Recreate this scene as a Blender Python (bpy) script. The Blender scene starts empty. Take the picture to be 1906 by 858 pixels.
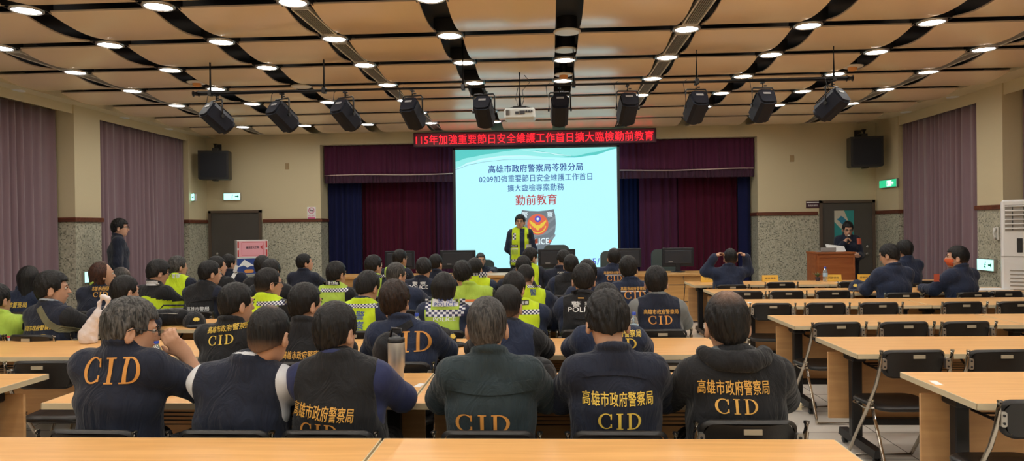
import bpy, math, random
import numpy as np
from mathutils import Vector, Matrix
random.seed(5); np.random.seed(5)
SC = bpy.context.scene
COL = SC.collection
# ---------------------------------------------------------------- camera
FPX, YAW, PIT, ROL = 1320.0, 0.0533, -0.0042, -0.0130
CAMZ = 1.56
_c, _s = math.cos(YAW), math.sin(YAW)
FW = np.array([-_s*math.cos(PIT), _c*math.cos(PIT), math.sin(PIT)])
_R = np.array([_c, _s, 0.0]); _U = np.cross(_R, FW)
RT = math.cos(ROL)*_R + math.sin(ROL)*_U
UP = -math.sin(ROL)*_R + math.cos(ROL)*_U
cd = bpy.data.cameras.new('camera'); cam = bpy.data.objects.new('camera', cd); COL.objects.link(cam)
cd.sensor_width = 36.0; cd.lens = 36.0*FPX/1906.0; cd.clip_start = 0.05; cd.clip_end = 100
M4 = Matrix.Identity(4)
for i in range(3):
    M4[i][0] = RT[i]; M4[i][1] = UP[i]; M4[i][2] = -FW[i]
M4[2][3] = CAMZ
cam.matrix_world = M4
SC.camera = cam
# ---------------------------------------------------------------- exposure and world
SC.view_settings.view_transform = 'Standard'; SC.view_settings.look = 'None'
SC.view_settings.exposure = 0.0; SC.view_settings.gamma = 1.0; SC.view_settings.use_curve_mapping = False
LAMP_E = 50.0       # emission of the ceiling downlights
SCREEN_E = 1.15
w = bpy.data.worlds.new('world'); SC.world = w; w.use_nodes = True
w.node_tree.nodes['Background'].inputs[0].default_value = (0.02, 0.02, 0.025, 1)
w.node_tree.nodes['Background'].inputs[1].default_value = 0.3

def P(px, py, Y):
    """world point at distance Y seen at a pixel of the 1906x858 frame"""
    d = FW*FPX + RT*(px-953.0) - UP*(py-429.0)
    d = d/d[1]*Y
    return Vector((float(d[0]), float(Y), float(d[2]+CAMZ)))
# ---------------------------------------------------------------- materials
MATS = {}
def nm(name):
    m = bpy.data.materials.new(name); m.use_nodes = True
    nt = m.node_tree; b = nt.nodes['Principled BSDF']; MATS[name] = m
    return m, nt, b
def plain(name, col, rough=0.6, metal=0.0, spec=0.5, bump=0.0, bscale=30.0, var=0.0, vscale=8.0, coat=0.0, alpha=None, trans=0.0):
    m, nt, b = nm(name)
    b.inputs['Base Color'].default_value = (*col, 1); b.inputs['Roughness'].default_value = rough
    b.inputs['Metallic'].default_value = metal; b.inputs['Specular IOR Level'].default_value = spec
    b.inputs['Coat Weight'].default_value = coat
    b.inputs['Transmission Weight'].default_value = trans
    tc = nt.nodes.new('ShaderNodeTexCoord')
    if var > 0:
        n = nt.nodes.new('ShaderNodeTexNoise'); n.inputs['Scale'].default_value = vscale; n.inputs['Detail'].default_value = 3
        nt.links.new(tc.outputs['Object'], n.inputs['Vector'])
        mx = nt.nodes.new('ShaderNodeMix'); mx.data_type = 'RGBA'
        mx.inputs[6].default_value = (*[c*(1-var) for c in col], 1); mx.inputs[7].default_value = (*[min(1, c*(1+var)) for c in col], 1)
        nt.links.new(n.outputs['Fac'], mx.inputs[0]); nt.links.new(mx.outputs[2], b.inputs['Base Color'])
    if bump > 0:
        n = nt.nodes.new('ShaderNodeTexNoise'); n.inputs['Scale'].default_value = bscale; n.inputs['Detail'].default_value = 4
        nt.links.new(tc.outputs['Object'], n.inputs['Vector'])
        bp = nt.nodes.new('ShaderNodeBump'); bp.inputs['Strength'].default_value = bump; bp.inputs['Distance'].default_value = 0.02
        nt.links.new(n.outputs['Fac'], bp.inputs['Height']); nt.links.new(bp.outputs['Normal'], b.inputs['Normal'])
    return m
def emis(name, col, s):
    m, nt, b = nm(name)
    b.inputs['Base Color'].default_value = (0.02, 0.02, 0.02, 1)
    b.inputs['Emission Color'].default_value = (*col, 1); b.inputs['Emission Strength'].default_value = s
    b.inputs['Roughness'].default_value = 0.6
    return m
def cloth(name, col, bump=0.6):
    """woven fabric: large soft wrinkles over a fine weave"""
    m, nt, b = nm(name)
    b.inputs['Base Color'].default_value = (*col, 1); b.inputs['Roughness'].default_value = 0.82
    b.inputs['Specular IOR Level'].default_value = 0.28
    b.inputs['Sheen Weight'].default_value = 0.12; b.inputs['Sheen Roughness'].default_value = 0.5
    tc = nt.nodes.new('ShaderNodeTexCoord')
    mp = nt.nodes.new('ShaderNodeMapping'); mp.inputs['Scale'].default_value = (9, 9, 4)
    n = nt.nodes.new('ShaderNodeTexNoise'); n.inputs['Scale'].default_value = 1.0; n.inputs['Detail'].default_value = 4; n.inputs['Distortion'].default_value = 1.6
    nt.links.new(tc.outputs['Object'], mp.inputs['Vector']); nt.links.new(mp.outputs['Vector'], n.inputs['Vector'])
    bp = nt.nodes.new('ShaderNodeBump'); bp.inputs['Strength'].default_value = bump; bp.inputs['Distance'].default_value = 0.05
    nt.links.new(n.outputs['Fac'], bp.inputs['Height']); nt.links.new(bp.outputs['Normal'], b.inputs['Normal'])
    mx = nt.nodes.new('ShaderNodeMix'); mx.data_type = 'RGBA'
    mx.inputs[6].default_value = (*[c*0.75 for c in col], 1); mx.inputs[7].default_value = (*[min(1, c*1.3) for c in col], 1)
    nt.links.new(n.outputs['Fac'], mx.inputs[0]); nt.links.new(mx.outputs[2], b.inputs['Base Color'])
    return m
def hairmat(name, c1, c2, thin=(0.30, 0.17, 0.11)):
    m, nt, b = nm(name)
    b.inputs['Roughness'].default_value = 0.48; b.inputs['Specular IOR Level'].default_value = 0.3
    tc = nt.nodes.new('ShaderNodeTexCoord')
    mp = nt.nodes.new('ShaderNodeMapping'); mp.inputs['Scale'].default_value = (110, 110, 16)
    n = nt.nodes.new('ShaderNodeTexNoise'); n.inputs['Scale'].default_value = 1.0; n.inputs['Detail'].default_value = 3; n.inputs['Distortion'].default_value = 0.8
    nt.links.new(tc.outputs['Object'], mp.inputs['Vector']); nt.links.new(mp.outputs['Vector'], n.inputs['Vector'])
    rp = nt.nodes.new('ShaderNodeValToRGB'); rp.color_ramp.elements[0].position = 0.38; rp.color_ramp.elements[1].position = 0.66
    rp.color_ramp.elements[0].color = (*c1, 1); rp.color_ramp.elements[1].color = (*c2, 1)
    nt.links.new(n.outputs['Fac'], rp.inputs['Fac'])
    at = nt.nodes.new('ShaderNodeAttribute'); at.attribute_name = 'thin'
    mx = nt.nodes.new('ShaderNodeMix'); mx.data_type = 'RGBA'
    nt.links.new(at.outputs['Fac'], mx.inputs[0]); nt.links.new(rp.outputs['Color'], mx.inputs[6]); mx.inputs[7].default_value = (*thin, 1)
    nt.links.new(mx.outputs[2], b.inputs['Base Color'])
    bp = nt.nodes.new('ShaderNodeBump'); bp.inputs['Strength'].default_value = 0.6; bp.inputs['Distance'].default_value = 0.01
    nt.links.new(n.outputs['Fac'], bp.inputs['Height']); nt.links.new(bp.outputs['Normal'], b.inputs['Normal'])
    return m
def wood(name, c1, c2, rough=0.35, sc=(1.2, 14, 14), coat=0.0):
    m, nt, b = nm(name)
    b.inputs['Roughness'].default_value = rough; b.inputs['Coat Weight'].default_value = coat
    tc = nt.nodes.new('ShaderNodeTexCoord'); mp = nt.nodes.new('ShaderNodeMapping'); mp.inputs['Scale'].default_value = sc
    n = nt.nodes.new('ShaderNodeTexNoise'); n.inputs['Scale'].default_value = 2.0; n.inputs['Detail'].default_value = 6; n.inputs['Distortion'].default_value = 0.4
    nt.links.new(tc.outputs['Object'], mp.inputs['Vector']); nt.links.new(mp.outputs['Vector'], n.inputs['Vector'])
    rp = nt.nodes.new('ShaderNodeValToRGB'); rp.color_ramp.elements[0].position = 0.35; rp.color_ramp.elements[1].position = 0.65
    rp.color_ramp.elements[0].color = (*c1, 1); rp.color_ramp.elements[1].color = (*c2, 1)
    nt.links.new(n.outputs['Fac'], rp.inputs['Fac']); nt.links.new(rp.outputs['Color'], b.inputs['Base Color'])
    return m
def mosaic(name):
    """small square mosaic: pale grey green pieces sprinkled with dark ones, tone picked per piece"""
    m, nt, b = nm(name); N = nt.nodes; L = nt.links
    b.inputs['Roughness'].default_value = 0.45
    tc = N.new('ShaderNodeTexCoord')
    sc_ = N.new('ShaderNodeVectorMath'); sc_.operation = 'SCALE'; sc_.inputs['Scale'].default_value = 56.0
    off = N.new('ShaderNodeVectorMath'); off.operation = 'ADD'; off.inputs[1].default_value = (0.37, 0.41, 0.13)
    fl = N.new('ShaderNodeVectorMath'); fl.operation = 'FLOOR'
    L.new(tc.outputs['Object'], sc_.inputs[0]); L.new(sc_.outputs[0], off.inputs[0]); L.new(off.outputs[0], fl.inputs[0])
    wn = N.new('ShaderNodeTexWhiteNoise'); L.new(fl.outputs[0], wn.inputs['Vector'])
    rp = N.new('ShaderNodeValToRGB'); rp.color_ramp.interpolation = 'CONSTANT'
    e = rp.color_ramp.elements; e[0].position = 0; e[0].color = (0.40, 0.385, 0.29, 1); e[1].position = 0.35; e[1].color = (0.52, 0.50, 0.39, 1)
    for p_, c_ in ((0.62, (0.44, 0.43, 0.34)), (0.83, (0.17, 0.17, 0.13)), (0.92, (0.27, 0.26, 0.20))):
        k = e.new(p_); k.color = (*c_, 1)
    L.new(wn.outputs['Value'], rp.inputs['Fac'])
    L.new(rp.outputs['Color'], b.inputs['Base Color'])
    return m
def tiles(name, size, c1, c2, grout, rough, axis='xy'):
    m, nt, b = nm(name); N = nt.nodes; L = nt.links
    tc = N.new('ShaderNodeTexCoord')
    br = N.new('ShaderNodeTexBrick'); br.offset = 0.0; br.inputs['Scale'].default_value = 1.0
    br.inputs['Brick Width'].default_value = size; br.inputs['Row Height'].default_value = size
    br.inputs['Mortar Size'].default_value = 0.004; br.inputs['Mortar Smooth'].default_value = 0.1
    br.inputs['Color1'].default_value = (*c1, 1); br.inputs['Color2'].default_value = (*c2, 1); br.inputs['Mortar'].default_value = (*grout, 1)
    L.new(tc.outputs['Object'], br.inputs['Vector']); L.new(br.outputs['Color'], b.inputs['Base Color'])
    b.inputs['Roughness'].default_value = rough
    return m
def velvet(name, c1, c2, sheen=0.3):
    m, nt, b = nm(name); N = nt.nodes; L = nt.links
    b.inputs['Roughness'].default_value = 0.9; b.inputs['Sheen Weight'].default_value = sheen; b.inputs['Specular IOR Level'].default_value = 0.1
    tc = N.new('ShaderNodeTexCoord'); mp = N.new('ShaderNodeMapping'); mp.inputs['Scale'].default_value = (16, 16, 0.6)
    n = N.new('ShaderNodeTexNoise'); n.inputs['Scale'].default_value = 1.0; n.inputs['Detail'].default_value = 3
    L.new(tc.outputs['Object'], mp.inputs['Vector']); L.new(mp.outputs['Vector'], n.inputs['Vector'])
    mx = N.new('ShaderNodeMix'); mx.data_type = 'RGBA'; mx.inputs[6].default_value = (*c1, 1); mx.inputs[7].default_value = (*c2, 1)
    L.new(n.outputs['Fac'], mx.inputs[0]); L.new(mx.outputs[2], b.inputs['Base Color'])
    return m
def checker(name, c1, c2, scale):
    m, nt, b = nm(name); N = nt.nodes; L = nt.links
    uv = N.new('ShaderNodeUVMap'); uv.uv_map = 'UVMap'
    ch = N.new('ShaderNodeTexChecker'); ch.inputs['Scale'].default_value = scale
    ch.inputs['Color1'].default_value = (*c1, 1); ch.inputs['Color2'].default_value = (*c2, 1)
    L.new(uv.outputs['UV'], ch.inputs['Vector']); L.new(ch.outputs['Color'], b.inputs['Base Color'])
    b.inputs['Roughness'].default_value = 0.35
    return m

M_wall = plain('cream paint', (0.62, 0.535, 0.345), 0.75, bump=0.05, bscale=120)
M_mosaic = mosaic('mosaic tiles')
M_rail = wood('dark rail wood', (0.10, 0.028, 0.014), (0.17, 0.05, 0.025), 0.35)
M_floor = tiles('grey floor tiles', 0.6, (0.66, 0.63, 0.58), (0.72, 0.69, 0.63), (0.16, 0.15, 0.14), 0.22)
M_plenum = plain('navy black ceiling void', (0.014, 0.022, 0.038), 0.6)
M_panel = plain('tan gloss ceiling panel', (0.80, 0.615, 0.40), 0.25, spec=0.8, var=0.06, vscale=1.5)
M_paneledge = plain('panel edge trim', (0.62, 0.50, 0.38), 0.5)
M_black = plain('black powder coat', (0.012, 0.012, 0.014), 0.45)
M_blackp = plain('black plastic', (0.010, 0.011, 0.014), 0.38, bump=0.05, bscale=200)
M_chrome = plain('chrome', (0.62, 0.60, 0.56), 0.18, metal=1.0)
M_steel = plain('brushed steel', (0.55, 0.53, 0.50), 0.35, metal=0.9)
M_white = plain('white plastic', (0.75, 0.76, 0.76), 0.35)
M_offwhite = plain('off white enamel', (0.72, 0.70, 0.64), 0.35)
M_paper = plain('white paper', (0.80, 0.80, 0.80), 0.8)
M_lamp = emis('lamp diffuser', (1.0, 0.97, 0.90), LAMP_E)
M_beech = wood('beech laminate', (0.72, 0.38, 0.13), (0.82, 0.46, 0.17), 0.34, (1.0, 16, 16))
M_edge = plain('cream edge band', (0.66, 0.55, 0.36), 0.4)
M_board = wood('beech modesty board', (0.56, 0.31, 0.13), (0.66, 0.38, 0.165), 0.45, (1.0, 12, 12))
M_deskw = wood('honey desk wood', (0.50, 0.27, 0.09), (0.60, 0.34, 0.12), 0.35, (1.0, 12, 12))
M_podium = wood('cherry podium wood', (0.30, 0.085, 0.025), (0.40, 0.13, 0.04), 0.3, (1, 10, 10))
M_mauve = velvet('mauve velvet', (0.19, 0.125, 0.145), (0.255, 0.175, 0.20), 0.35)
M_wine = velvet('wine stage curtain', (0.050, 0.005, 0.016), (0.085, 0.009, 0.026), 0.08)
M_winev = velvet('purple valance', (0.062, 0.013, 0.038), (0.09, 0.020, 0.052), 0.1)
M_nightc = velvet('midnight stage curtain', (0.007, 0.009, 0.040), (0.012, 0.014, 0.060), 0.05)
M_fringe = velvet('dark fringe', (0.045, 0.018, 0.035), (0.065, 0.028, 0.05), 0.1)
M_rope = plain('cream piping', (0.60, 0.45, 0.42), 0.6)
M_door = plain('dark grey door', (0.075, 0.068, 0.060), 0.5, var=0.1, vscale=3)
M_doorframe = plain('brown door frame', (0.10, 0.07, 0.05), 0.5)
M_screenw = emis('projected pale blue', (0.42, 0.84, 0.92), SCREEN_E)
M_red = plain('red plastic', (0.6, 0.03, 0.03), 0.4)
# ---------------------------------------------------------------- object helpers
def tag(o, label=None, cat=None, group=None, kind=None):
    if label: o['label'] = label
    if cat: o['category'] = cat
    if group: o['group'] = group
    if kind: o['kind'] = kind
    return o
def empty(name, loc=(0, 0, 0), rz=0.0):
    o = bpy.data.objects.new(name, None); COL.objects.link(o)
    o.location = loc; o.rotation_euler = (0, 0, rz); o.empty_display_size = 0.1
    return o
def link_mesh(name, me, mats, parent=None, smooth=False):
    for m in (mats if isinstance(mats, (list, tuple)) else [mats]): me.materials.append(m)
    if smooth: me.polygons.foreach_set('use_smooth', [True]*len(me.polygons))
    o = bpy.data.objects.new(name, me); COL.objects.link(o)
    if parent: o.parent = parent
    return o
def kids(o): return [c for c in bpy.data.objects if c.parent == o]
def copy_tree(o, parent=None, _map=None):
    if _map is None:
        _map = {}
        for c in bpy.data.objects:
            if c.parent: _map.setdefault(c.parent.name, []).append(c)
    c = o.copy(); COL.objects.link(c)
    if parent is not None: c.parent = parent
    for ch in _map.get(o.name, []): copy_tree(ch, c, _map)
    return c
def frame_of(d, up=(0, 0, 1)):
    d = Vector(d).normalized(); u = Vector(up)
    if abs(d.dot(u)) > 0.98: u = Vector((1, 0, 0))
    a = d.cross(u).normalized(); b = a.cross(d).normalized()
    return a, b
class MB:
    def __init__(s): s.v = []; s.f = []; s.mi = []; s.sm = []; s.cur = 0; s.smooth = False
    def _add(s, vs, fs, sm=None):
        o = len(s.v); s.v += [tuple(v) for v in vs]
        for f in fs: s.f.append([i+o for i in f]); s.mi.append(s.cur); s.sm.append(s.smooth if sm is None else sm)
        return s
    def box(s, lo, hi, bev=0.0, M=None):
        x0, y0, z0 = lo; x1, y1, z1 = hi
        if bev <= 0:
            vs = [(x0,y0,z0),(x1,y0,z0),(x1,y1,z0),(x0,y1,z0),(x0,y0,z1),(x1,y0,z1),(x1,y1,z1),(x0,y1,z1)]
            fs = [(0,3,2,1),(4,5,6,7),(0,1,5,4),(1,2,6,5),(2,3,7,6),(3,0,4,7)]
        else:
            b = min(bev, (x1-x0)/2.01, (y1-y0)/2.01, (z1-z0)/2.01); vs = []; idx = {}
            for i, (x, sx) in enumerate(((x0, 1), (x1, -1))):
                for j, (y, sy) in enumerate(((y0, 1), (y1, -1))):
                    for k, (z, sz) in enumerate(((z0, 1), (z1, -1))):
                        for a in range(3):
                            p = [x+sx*b, y+sy*b, z+sz*b]; p[a] = (x, y, z)[a]
                            idx[i, j, k, a] = len(vs); vs.append(p)
            fs = []
            for a in range(3):
                o1, o2 = [q for q in range(3) if q != a]
                for side in (0, 1):
                    q = []
                    for (u, w_) in ((0,0),(1,0),(1,1),(0,1)):
                        key = [0,0,0]; key[a] = side; key[o1] = u; key[o2] = w_; q.append(idx[key[0],key[1],key[2],a])
                    fs.append(q if (side == 1) ^ (a == 1) else q[::-1])
            for a in range(3):                      # edges along axis a
                o1, o2 = [q for q in range(3) if q != a]
                for u in (0, 1):
                    for w_ in (0, 1):
                        q = []
                        for (e, t) in ((0, o1), (1, o1), (1, o2), (0, o2)):
                            key = [0,0,0]; key[a] = e; key[o1] = u; key[o2] = w_; q.append(idx[key[0],key[1],key[2],t])
                        fs.append(q)
            for i in (0, 1):
                for j in (0, 1):
                    for k in (0, 1): fs.append([idx[i,j,k,0], idx[i,j,k,1], idx[i,j,k,2]])
        if M is not None: vs = [M @ Vector(v) for v in vs]
        return s._add(vs, fs, False)
    def tube(s, pts, r, n=8, closed=False, cap=True, squash=1.0):
        pts = [Vector(p) for p in pts]; m = len(pts); rs = r if isinstance(r, (list, tuple)) else [r]*m
        vs = []; pa = None
        for i, p in enumerate(pts):
            if closed: d = pts[(i+1) % m]-pts[i-1]
            else: d = pts[min(i+1, m-1)]-pts[max(i-1, 0)]
            d.normalize()
            if pa is None: a, b = frame_of(d)
            else:
                a = (pa - d*pa.dot(d)); a = a.normalized() if a.length > 1e-6 else frame_of(d)[0]; b = a.cross(d)*-1
                b = d.cross(a)
            pa = a
            for k in range(n):
                t = 2*math.pi*k/n; vs.append(p + a*math.cos(t)*rs[i] + b*math.sin(t)*rs[i]*squash)
        fs = []
        for i in range(m if closed else m-1):
            j = (i+1) % m
            for k in range(n): fs.append((i*n+k, i*n+(k+1) % n, j*n+(k+1) % n, j*n+k))
        if cap and not closed: fs += [tuple(range(n))[::-1], tuple((m-1)*n+k for k in range(n))]
        return s._add(vs, fs, True)
    def lathe(s, prof, c=(0,0,0), n=20, axis=(0,0,1), sm=True):
        c = Vector(c); ax = Vector(axis).normalized(); a, b = frame_of(ax, (0, 1, 0) if abs(ax.z) > .9 else (0, 0, 1)); vs = []
        for r, h in prof:
            for k in range(n):
                t = 2*math.pi*k/n; vs.append(c+ax*h+a*math.cos(t)*r+b*math.sin(t)*r)
        fs = []
        for i in range(len(prof)-1):
            for k in range(n): fs.append((i*n+k, i*n+(k+1) % n, (i+1)*n+(k+1) % n, (i+1)*n+k))
        s._add(vs, fs, sm)
        s._add(vs[:n], [tuple(range(n))[::-1]], False); s._add(vs[-n:], [tuple(range(n))], False)
        return s
    def prism(s, poly, y0, y1, M=None):
        """outline in x,z pushed from y0 to y1"""
        n = len(poly); vs = [(x, y0, z) for x, z in poly]+[(x, y1, z) for x, z in poly]
        fs = [tuple(range(n)), tuple(range(2*n-1, n-1, -1))]+[(i, i+n, (i+1) % n+n, (i+1) % n) for i in range(n)]
        if M is not None: vs = [M @ Vector(v) for v in vs]
        return s._add(vs, fs, False)
    def build(s, name, mats, parent=None):
        me = bpy.data.meshes.new(name); me.from_pydata(s.v, [], s.f)
        me.polygons.foreach_set('material_index', s.mi); me.polygons.foreach_set('use_smooth', s.sm)
        for m in (mats if isinstance(mats, (list, tuple)) else [mats]): me.materials.append(m)
        me.validate(); me.update()
        o = bpy.data.objects.new(name, me); COL.objects.link(o)
        if parent: o.parent = parent
        return o
def rrect(w, h, r, n=4, cx=0, cz=0):
    pts = []
    for (sx, sz, a0) in ((1,1,0),(-1,1,90),(-1,-1,180),(1,-1,270)):
        for i in range(n+1):
            t = math.radians(a0+90*i/n); pts.append((cx+sx*(w/2-r)+r*math.cos(t), cz+sz*(h/2-r)+r*math.sin(t)))
    return pts
# ---------------------------------------------------------------- lettering
_TXT = {}
def glyph_mesh(s, bold=0.0, cut=0.0):
    """2-D vertices, faces of a line of writing, centred, height of one em = 1; second value the extents"""
    key = (s, bold, cut)
    if key in _TXT: return _TXT[key]
    cu = bpy.data.curves.new('t', 'FONT'); cu.body = s; cu.size = 1.0; cu.resolution_u = 3; cu.space_character = 1.06
    o = bpy.data.objects.new('t', cu); COL.objects.link(o)
    dg = bpy.context.evaluated_depsgraph_get()
    me = bpy.data.meshes.new_from_object(o.evaluated_get(dg))
    v = np.zeros(len(me.vertices)*3); me.vertices.foreach_get('co', v); v = v.reshape(-1, 3)[:, :2]
    f = [tuple(p.vertices) for p in me.polygons]
    bpy.data.objects.remove(o); bpy.data.curves.remove(cu); bpy.data.meshes.remove(me)
    if len(v) == 0: v = np.zeros((3, 2)); f = [(0, 1, 2)]
    if bold > 0:                                   # heavier strokes: the same outlines set twice, a hair apart
        n = len(v); b = bold*.8; v = np.concatenate([v+[-b, -b*.5], v+[b, b*.5]]); f = f+[tuple(i+n for i in q) for q in f]
    lo, hi = v.min(0), v.max(0); v = (v-(lo+hi)/2)
    _TXT[key] = (v, f, hi-lo); return _TXT[key]
def serif_cid(letters='CID', gap=0.22):
    """heavy roman capitals C I D with slab serifs, unit height, as small quads"""
    key = ('SERIF', letters, gap)
    if key in _TXT: return _TXT[key]
    V = []; Fc = []; x = 0.0
    def grid(x0, x1, z0, z1):
        nx = max(1, int((x1-x0)/0.12)); nz = max(1, int((z1-z0)/0.12)); o = len(V)
        for i in range(nx+1):
            for j in range(nz+1): V.append((x0+(x1-x0)*i/nx, z0+(z1-z0)*j/nz))
        for i in range(nx):
            for j in range(nz):
                a = o+i*(nz+1)+j; Fc.append((a, a+nz+1, a+nz+2, a+1))
    def arc(cx, rx, rxi, rzi, t0, t1, dx, n=22):
        o = len(V)
        for i in range(n+1):
            t = math.radians(t0+(t1-t0)*i/n)
            V.append((cx+rx*math.cos(t), .5*math.sin(t))); V.append((cx+dx+rxi*math.cos(t), rzi*math.sin(t)))
        for i in range(n):
            a = o+2*i; Fc.append((a, a+2, a+3, a+1))
    for L in letters:
        if L == 'C':
            cx = x+.44; arc(cx, .44, .30, .44, 48, 312, .015)
            grid(cx+.24, cx+.32, .12, .46); grid(cx+.24, cx+.32, -.42, -.18); x += .80+gap
        elif L == 'I':
            grid(x+.10, x+.26, -.45, .45); grid(x, x+.36, .44, .5); grid(x, x+.36, -.5, -.44); x += .36+gap
        elif L == 'D':
            grid(x+.10, x+.25, -.45, .45); grid(x, x+.32, .44, .5); grid(x, x+.32, -.5, -.44)
            arc(x+.30, .50, .35, .44, -90, 90, 0); x += .80+gap
    V = np.array(V); lo, hi = V.min(0), V.max(0); V = V-(lo+hi)/2
    _TXT[key] = (V, Fc, hi-lo); return _TXT[key]
def flat_text(name, s, center, width, height, mat, parent=None, normal='-y', bold=0.0, skew=0.0, rot=0.0, src=None, proud=0.003, right=None):
    v, f, e = src if src else glyph_mesh(s, bold)
    sx = width/e[0]; sz = height/e[1] if height else sx
    x = v[:, 0]*sx; z = v[:, 1]*sz; x = x+z*skew
    c, sn = math.cos(rot), math.sin(rot); x, z = x*c-z*sn, x*sn+z*c
    C_ = Vector(center)
    if right is None: right = Vector((1, 0, 0))
    right = Vector(right).normalized(); nrm = right.cross(Vector((0, 0, 1)))*1.0      # towards the reader
    pts = [tuple(C_+right*float(a)+Vector((0, 0, 1))*float(b)+nrm*proud) for a, b in zip(x, z)]
    me = bpy.data.meshes.new(name); me.from_pydata(pts, [], f)
    return link_mesh(name, me, mat, parent)
ORD = ['first','second','third','fourth','fifth','sixth','seventh','eighth','ninth','tenth','eleventh','twelfth']
# ================================================================ the room
XL, XR, YW, ZC = -6.72, 6.10, 13.60, 3.44
YB = -4.2                      # wall behind the camera
XLR, XRR = -7.12, 6.50         # back of the curtain recesses
ZR = 1.74                      # dado rail
def struct(name, mb, mats, parent=None):
    o = mb.build(name, mats, parent)
    if parent is None: o['kind'] = 'structure'
    return o
struct('floor', MB().box((XLR-.2, YB-.2, -.1), (XRR+.2, YW+1.4, 0)), M_floor)
# far wall with the stage opening
OX0, OX1, OZ = -4.45, 3.92, 3.22
m = MB()
for (x0, x1) in ((XLR-.2, OX0), (OX1, XRR+.2)):
    m.cur = 1; m.box((x0, YW, 0), (x1, YW+.25, ZR)); m.cur = 0; m.box((x0, YW, ZR), (x1, YW+.25, ZC+.25))
m.box((OX0, YW, OZ), (OX1, YW+.25, ZC+.25))
# the stage's side jambs, back and top
for (x0, x1) in ((OX0-.25, OX0+.0), (OX1, OX1+.25)):
    m.cur = 1; m.box((x0, YW+.25, 0), (x1, YW+1.2, ZR)); m.cur = 0; m.box((x0, YW+.25, ZR), (x1, YW+1.2, ZC+.25))
m.box((OX0-.2, YW+1.2, 0), (OX1+.2, YW+1.3, ZC+.2))
wf = struct('wall_front', m, [M_wall, M_mosaic])
def side_wall(name, X, XRc, sgn, pils, soff, panelx):
    """wall at the recess plane XRc with pilasters out to X"""
    m = MB(); lo, hi = sorted((XRc, XRc+sgn*.2))
    m.cur = 1; m.box((lo, YB, 0), (hi, YW, ZR)); m.cur = 0; m.box((lo, YB, ZR), (hi, YW, ZC+.2))
    for (y0, y1) in pils:
        a, b = sorted((X, XRc)); m.cur = 1; m.box((a, y0, 0), (b, y1, ZR)); m.cur = 0; m.box((a, y0, ZR), (b, y1, soff))
    return struct(name, m, [M_wall, M_mosaic])
pl = ((9.72, 10.30), (5.2, 5.8), (0.6, 1.2), (12.90, YW))
pr = ((9.89, 10.47), (5.3, 5.9), (0.8, 1.4), (12.75, YW))
side_wall('wall_left', XL, XLR, -1, pl, 3.38, None)
side_wall('wall_right', XR, XRR, 1, pr, 3.42, None)
struct('wall_back', MB().box((XLR-.2, YB-.2, 0), (XRR+.2, YB, ZC+.2)), M_wall)
# dado rails
m = MB(); m.box((-5.60, YW-.03, ZR-.02), (OX0+.0, YW, ZR+.045), .006); m.box((OX0-.0, YW-.03, ZR-.02), (OX0+.03, YW+1.2, ZR+.045), .006)
for (y0, y1) in pl: m.box((XLR, y0-.03, ZR-.02), (XL+.03, y1+(.03 if y1 < YW else 0), ZR+.045), .006)
struct('trim_left', m, M_rail)
m = MB(); m.box((OX1, YW-.03, ZR-.02), (5.02, YW, ZR+.045), .006); m.box((OX1-.03, YW-.03, ZR-.02), (OX1, YW+1.2, ZR+.045), .006)
for (y0, y1) in pr: m.box((XR-.03, y0-.03, ZR-.02), (XRR, y1+(.03 if y1 < YW else 0), ZR+.045), .006)
struct('trim_right', m, M_rail)
# ---------------------------------------------------------------- ceiling
GX0, GDX, GY0, GDY = 0.19, 1.135, 5.72, 1.126
CXL, CXR = -6.52, 5.77
m = MB(); m.box((CXL-.3, YB-.2, ZC+.13), (CXR+.3, YW, ZC+.2))
ceil = struct('ceiling', m, M_plenum)
# flat plaster margins over the curtains, with the pelmet board
for nm_, x0, x1, zs, xp in (('trim_1', XLR, CXL, 3.38, -6.74), ('trim_2', CXR, XRR, 3.42, 6.12)):
    m = MB(); m.box((x0, YB, zs), (x1, YW, ZC+.2)); a, b = sorted((xp, xp+(.02 if xp > 0 else -.02)))
    for (y0, y1) in (((5.8, 9.72), (10.3, 12.90), (1.2, 5.2)) if xp < 0 else ((5.9, 9.89), (10.47, 12.75), (1.4, 5.3))):
        m.box((a, y0, 3.26), (b, y1, zs))
    struct(nm_, m, M_wall)
def panel_mb(mb, x0, x1, y0, y1, n=12, bow=.0, sag=.055):
    """one thin board, sagging along its length, its long edges bowed"""
    vs = []; fs = []; th = .014
    for i in range(n+1):
        t = i/n; y = y0+(y1-y0)*t; z = ZC-sag*math.sin(math.pi*t); b = bow*math.sin(math.pi*t)
        xa, xb = x0+b, x1-b
        if x0 <= CXL+.01: xa = x0
        if x1 >= CXR-.01: xb = x1
        for q in range(5): vs.append((xa+(xb-xa)*q/4, y, z))
        for q in range(5): vs.append((xa+(xb-xa)*q/4, y, z+th))
    for i in range(n):
        a = i*10; b = a+10
        for q in range(4):
            fs.append((a+q, b+q, b+q+1, a+q+1)); fs.append((a+5+q, a+6+q, b+6+q, b+5+q))
    mb.cur = 0; mb._add(vs, fs, True); fs = []
    for i in range(n):
        a = i*10; b = a+10
        fs.append((a, a+5, b+5, b)); fs.append((a+4, b+4, b+9, a+9))
    L = n*10
    for q in range(4): fs.append((q, q+1, q+6, q+5)); fs.append((L+q, L+q+5, L+q+6, L+q+1))
    mb.cur = 1; mb._add(vs, fs, False)
xs = [GX0+k*GDX for k in range(-5, 5)]
cols = [(CXL, xs[0]-.115)]+[(xs[i]+.115, xs[i+1]-.115) for i in range(9)]+[(xs[-1]+.115, CXR)]
back = MB()
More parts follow.
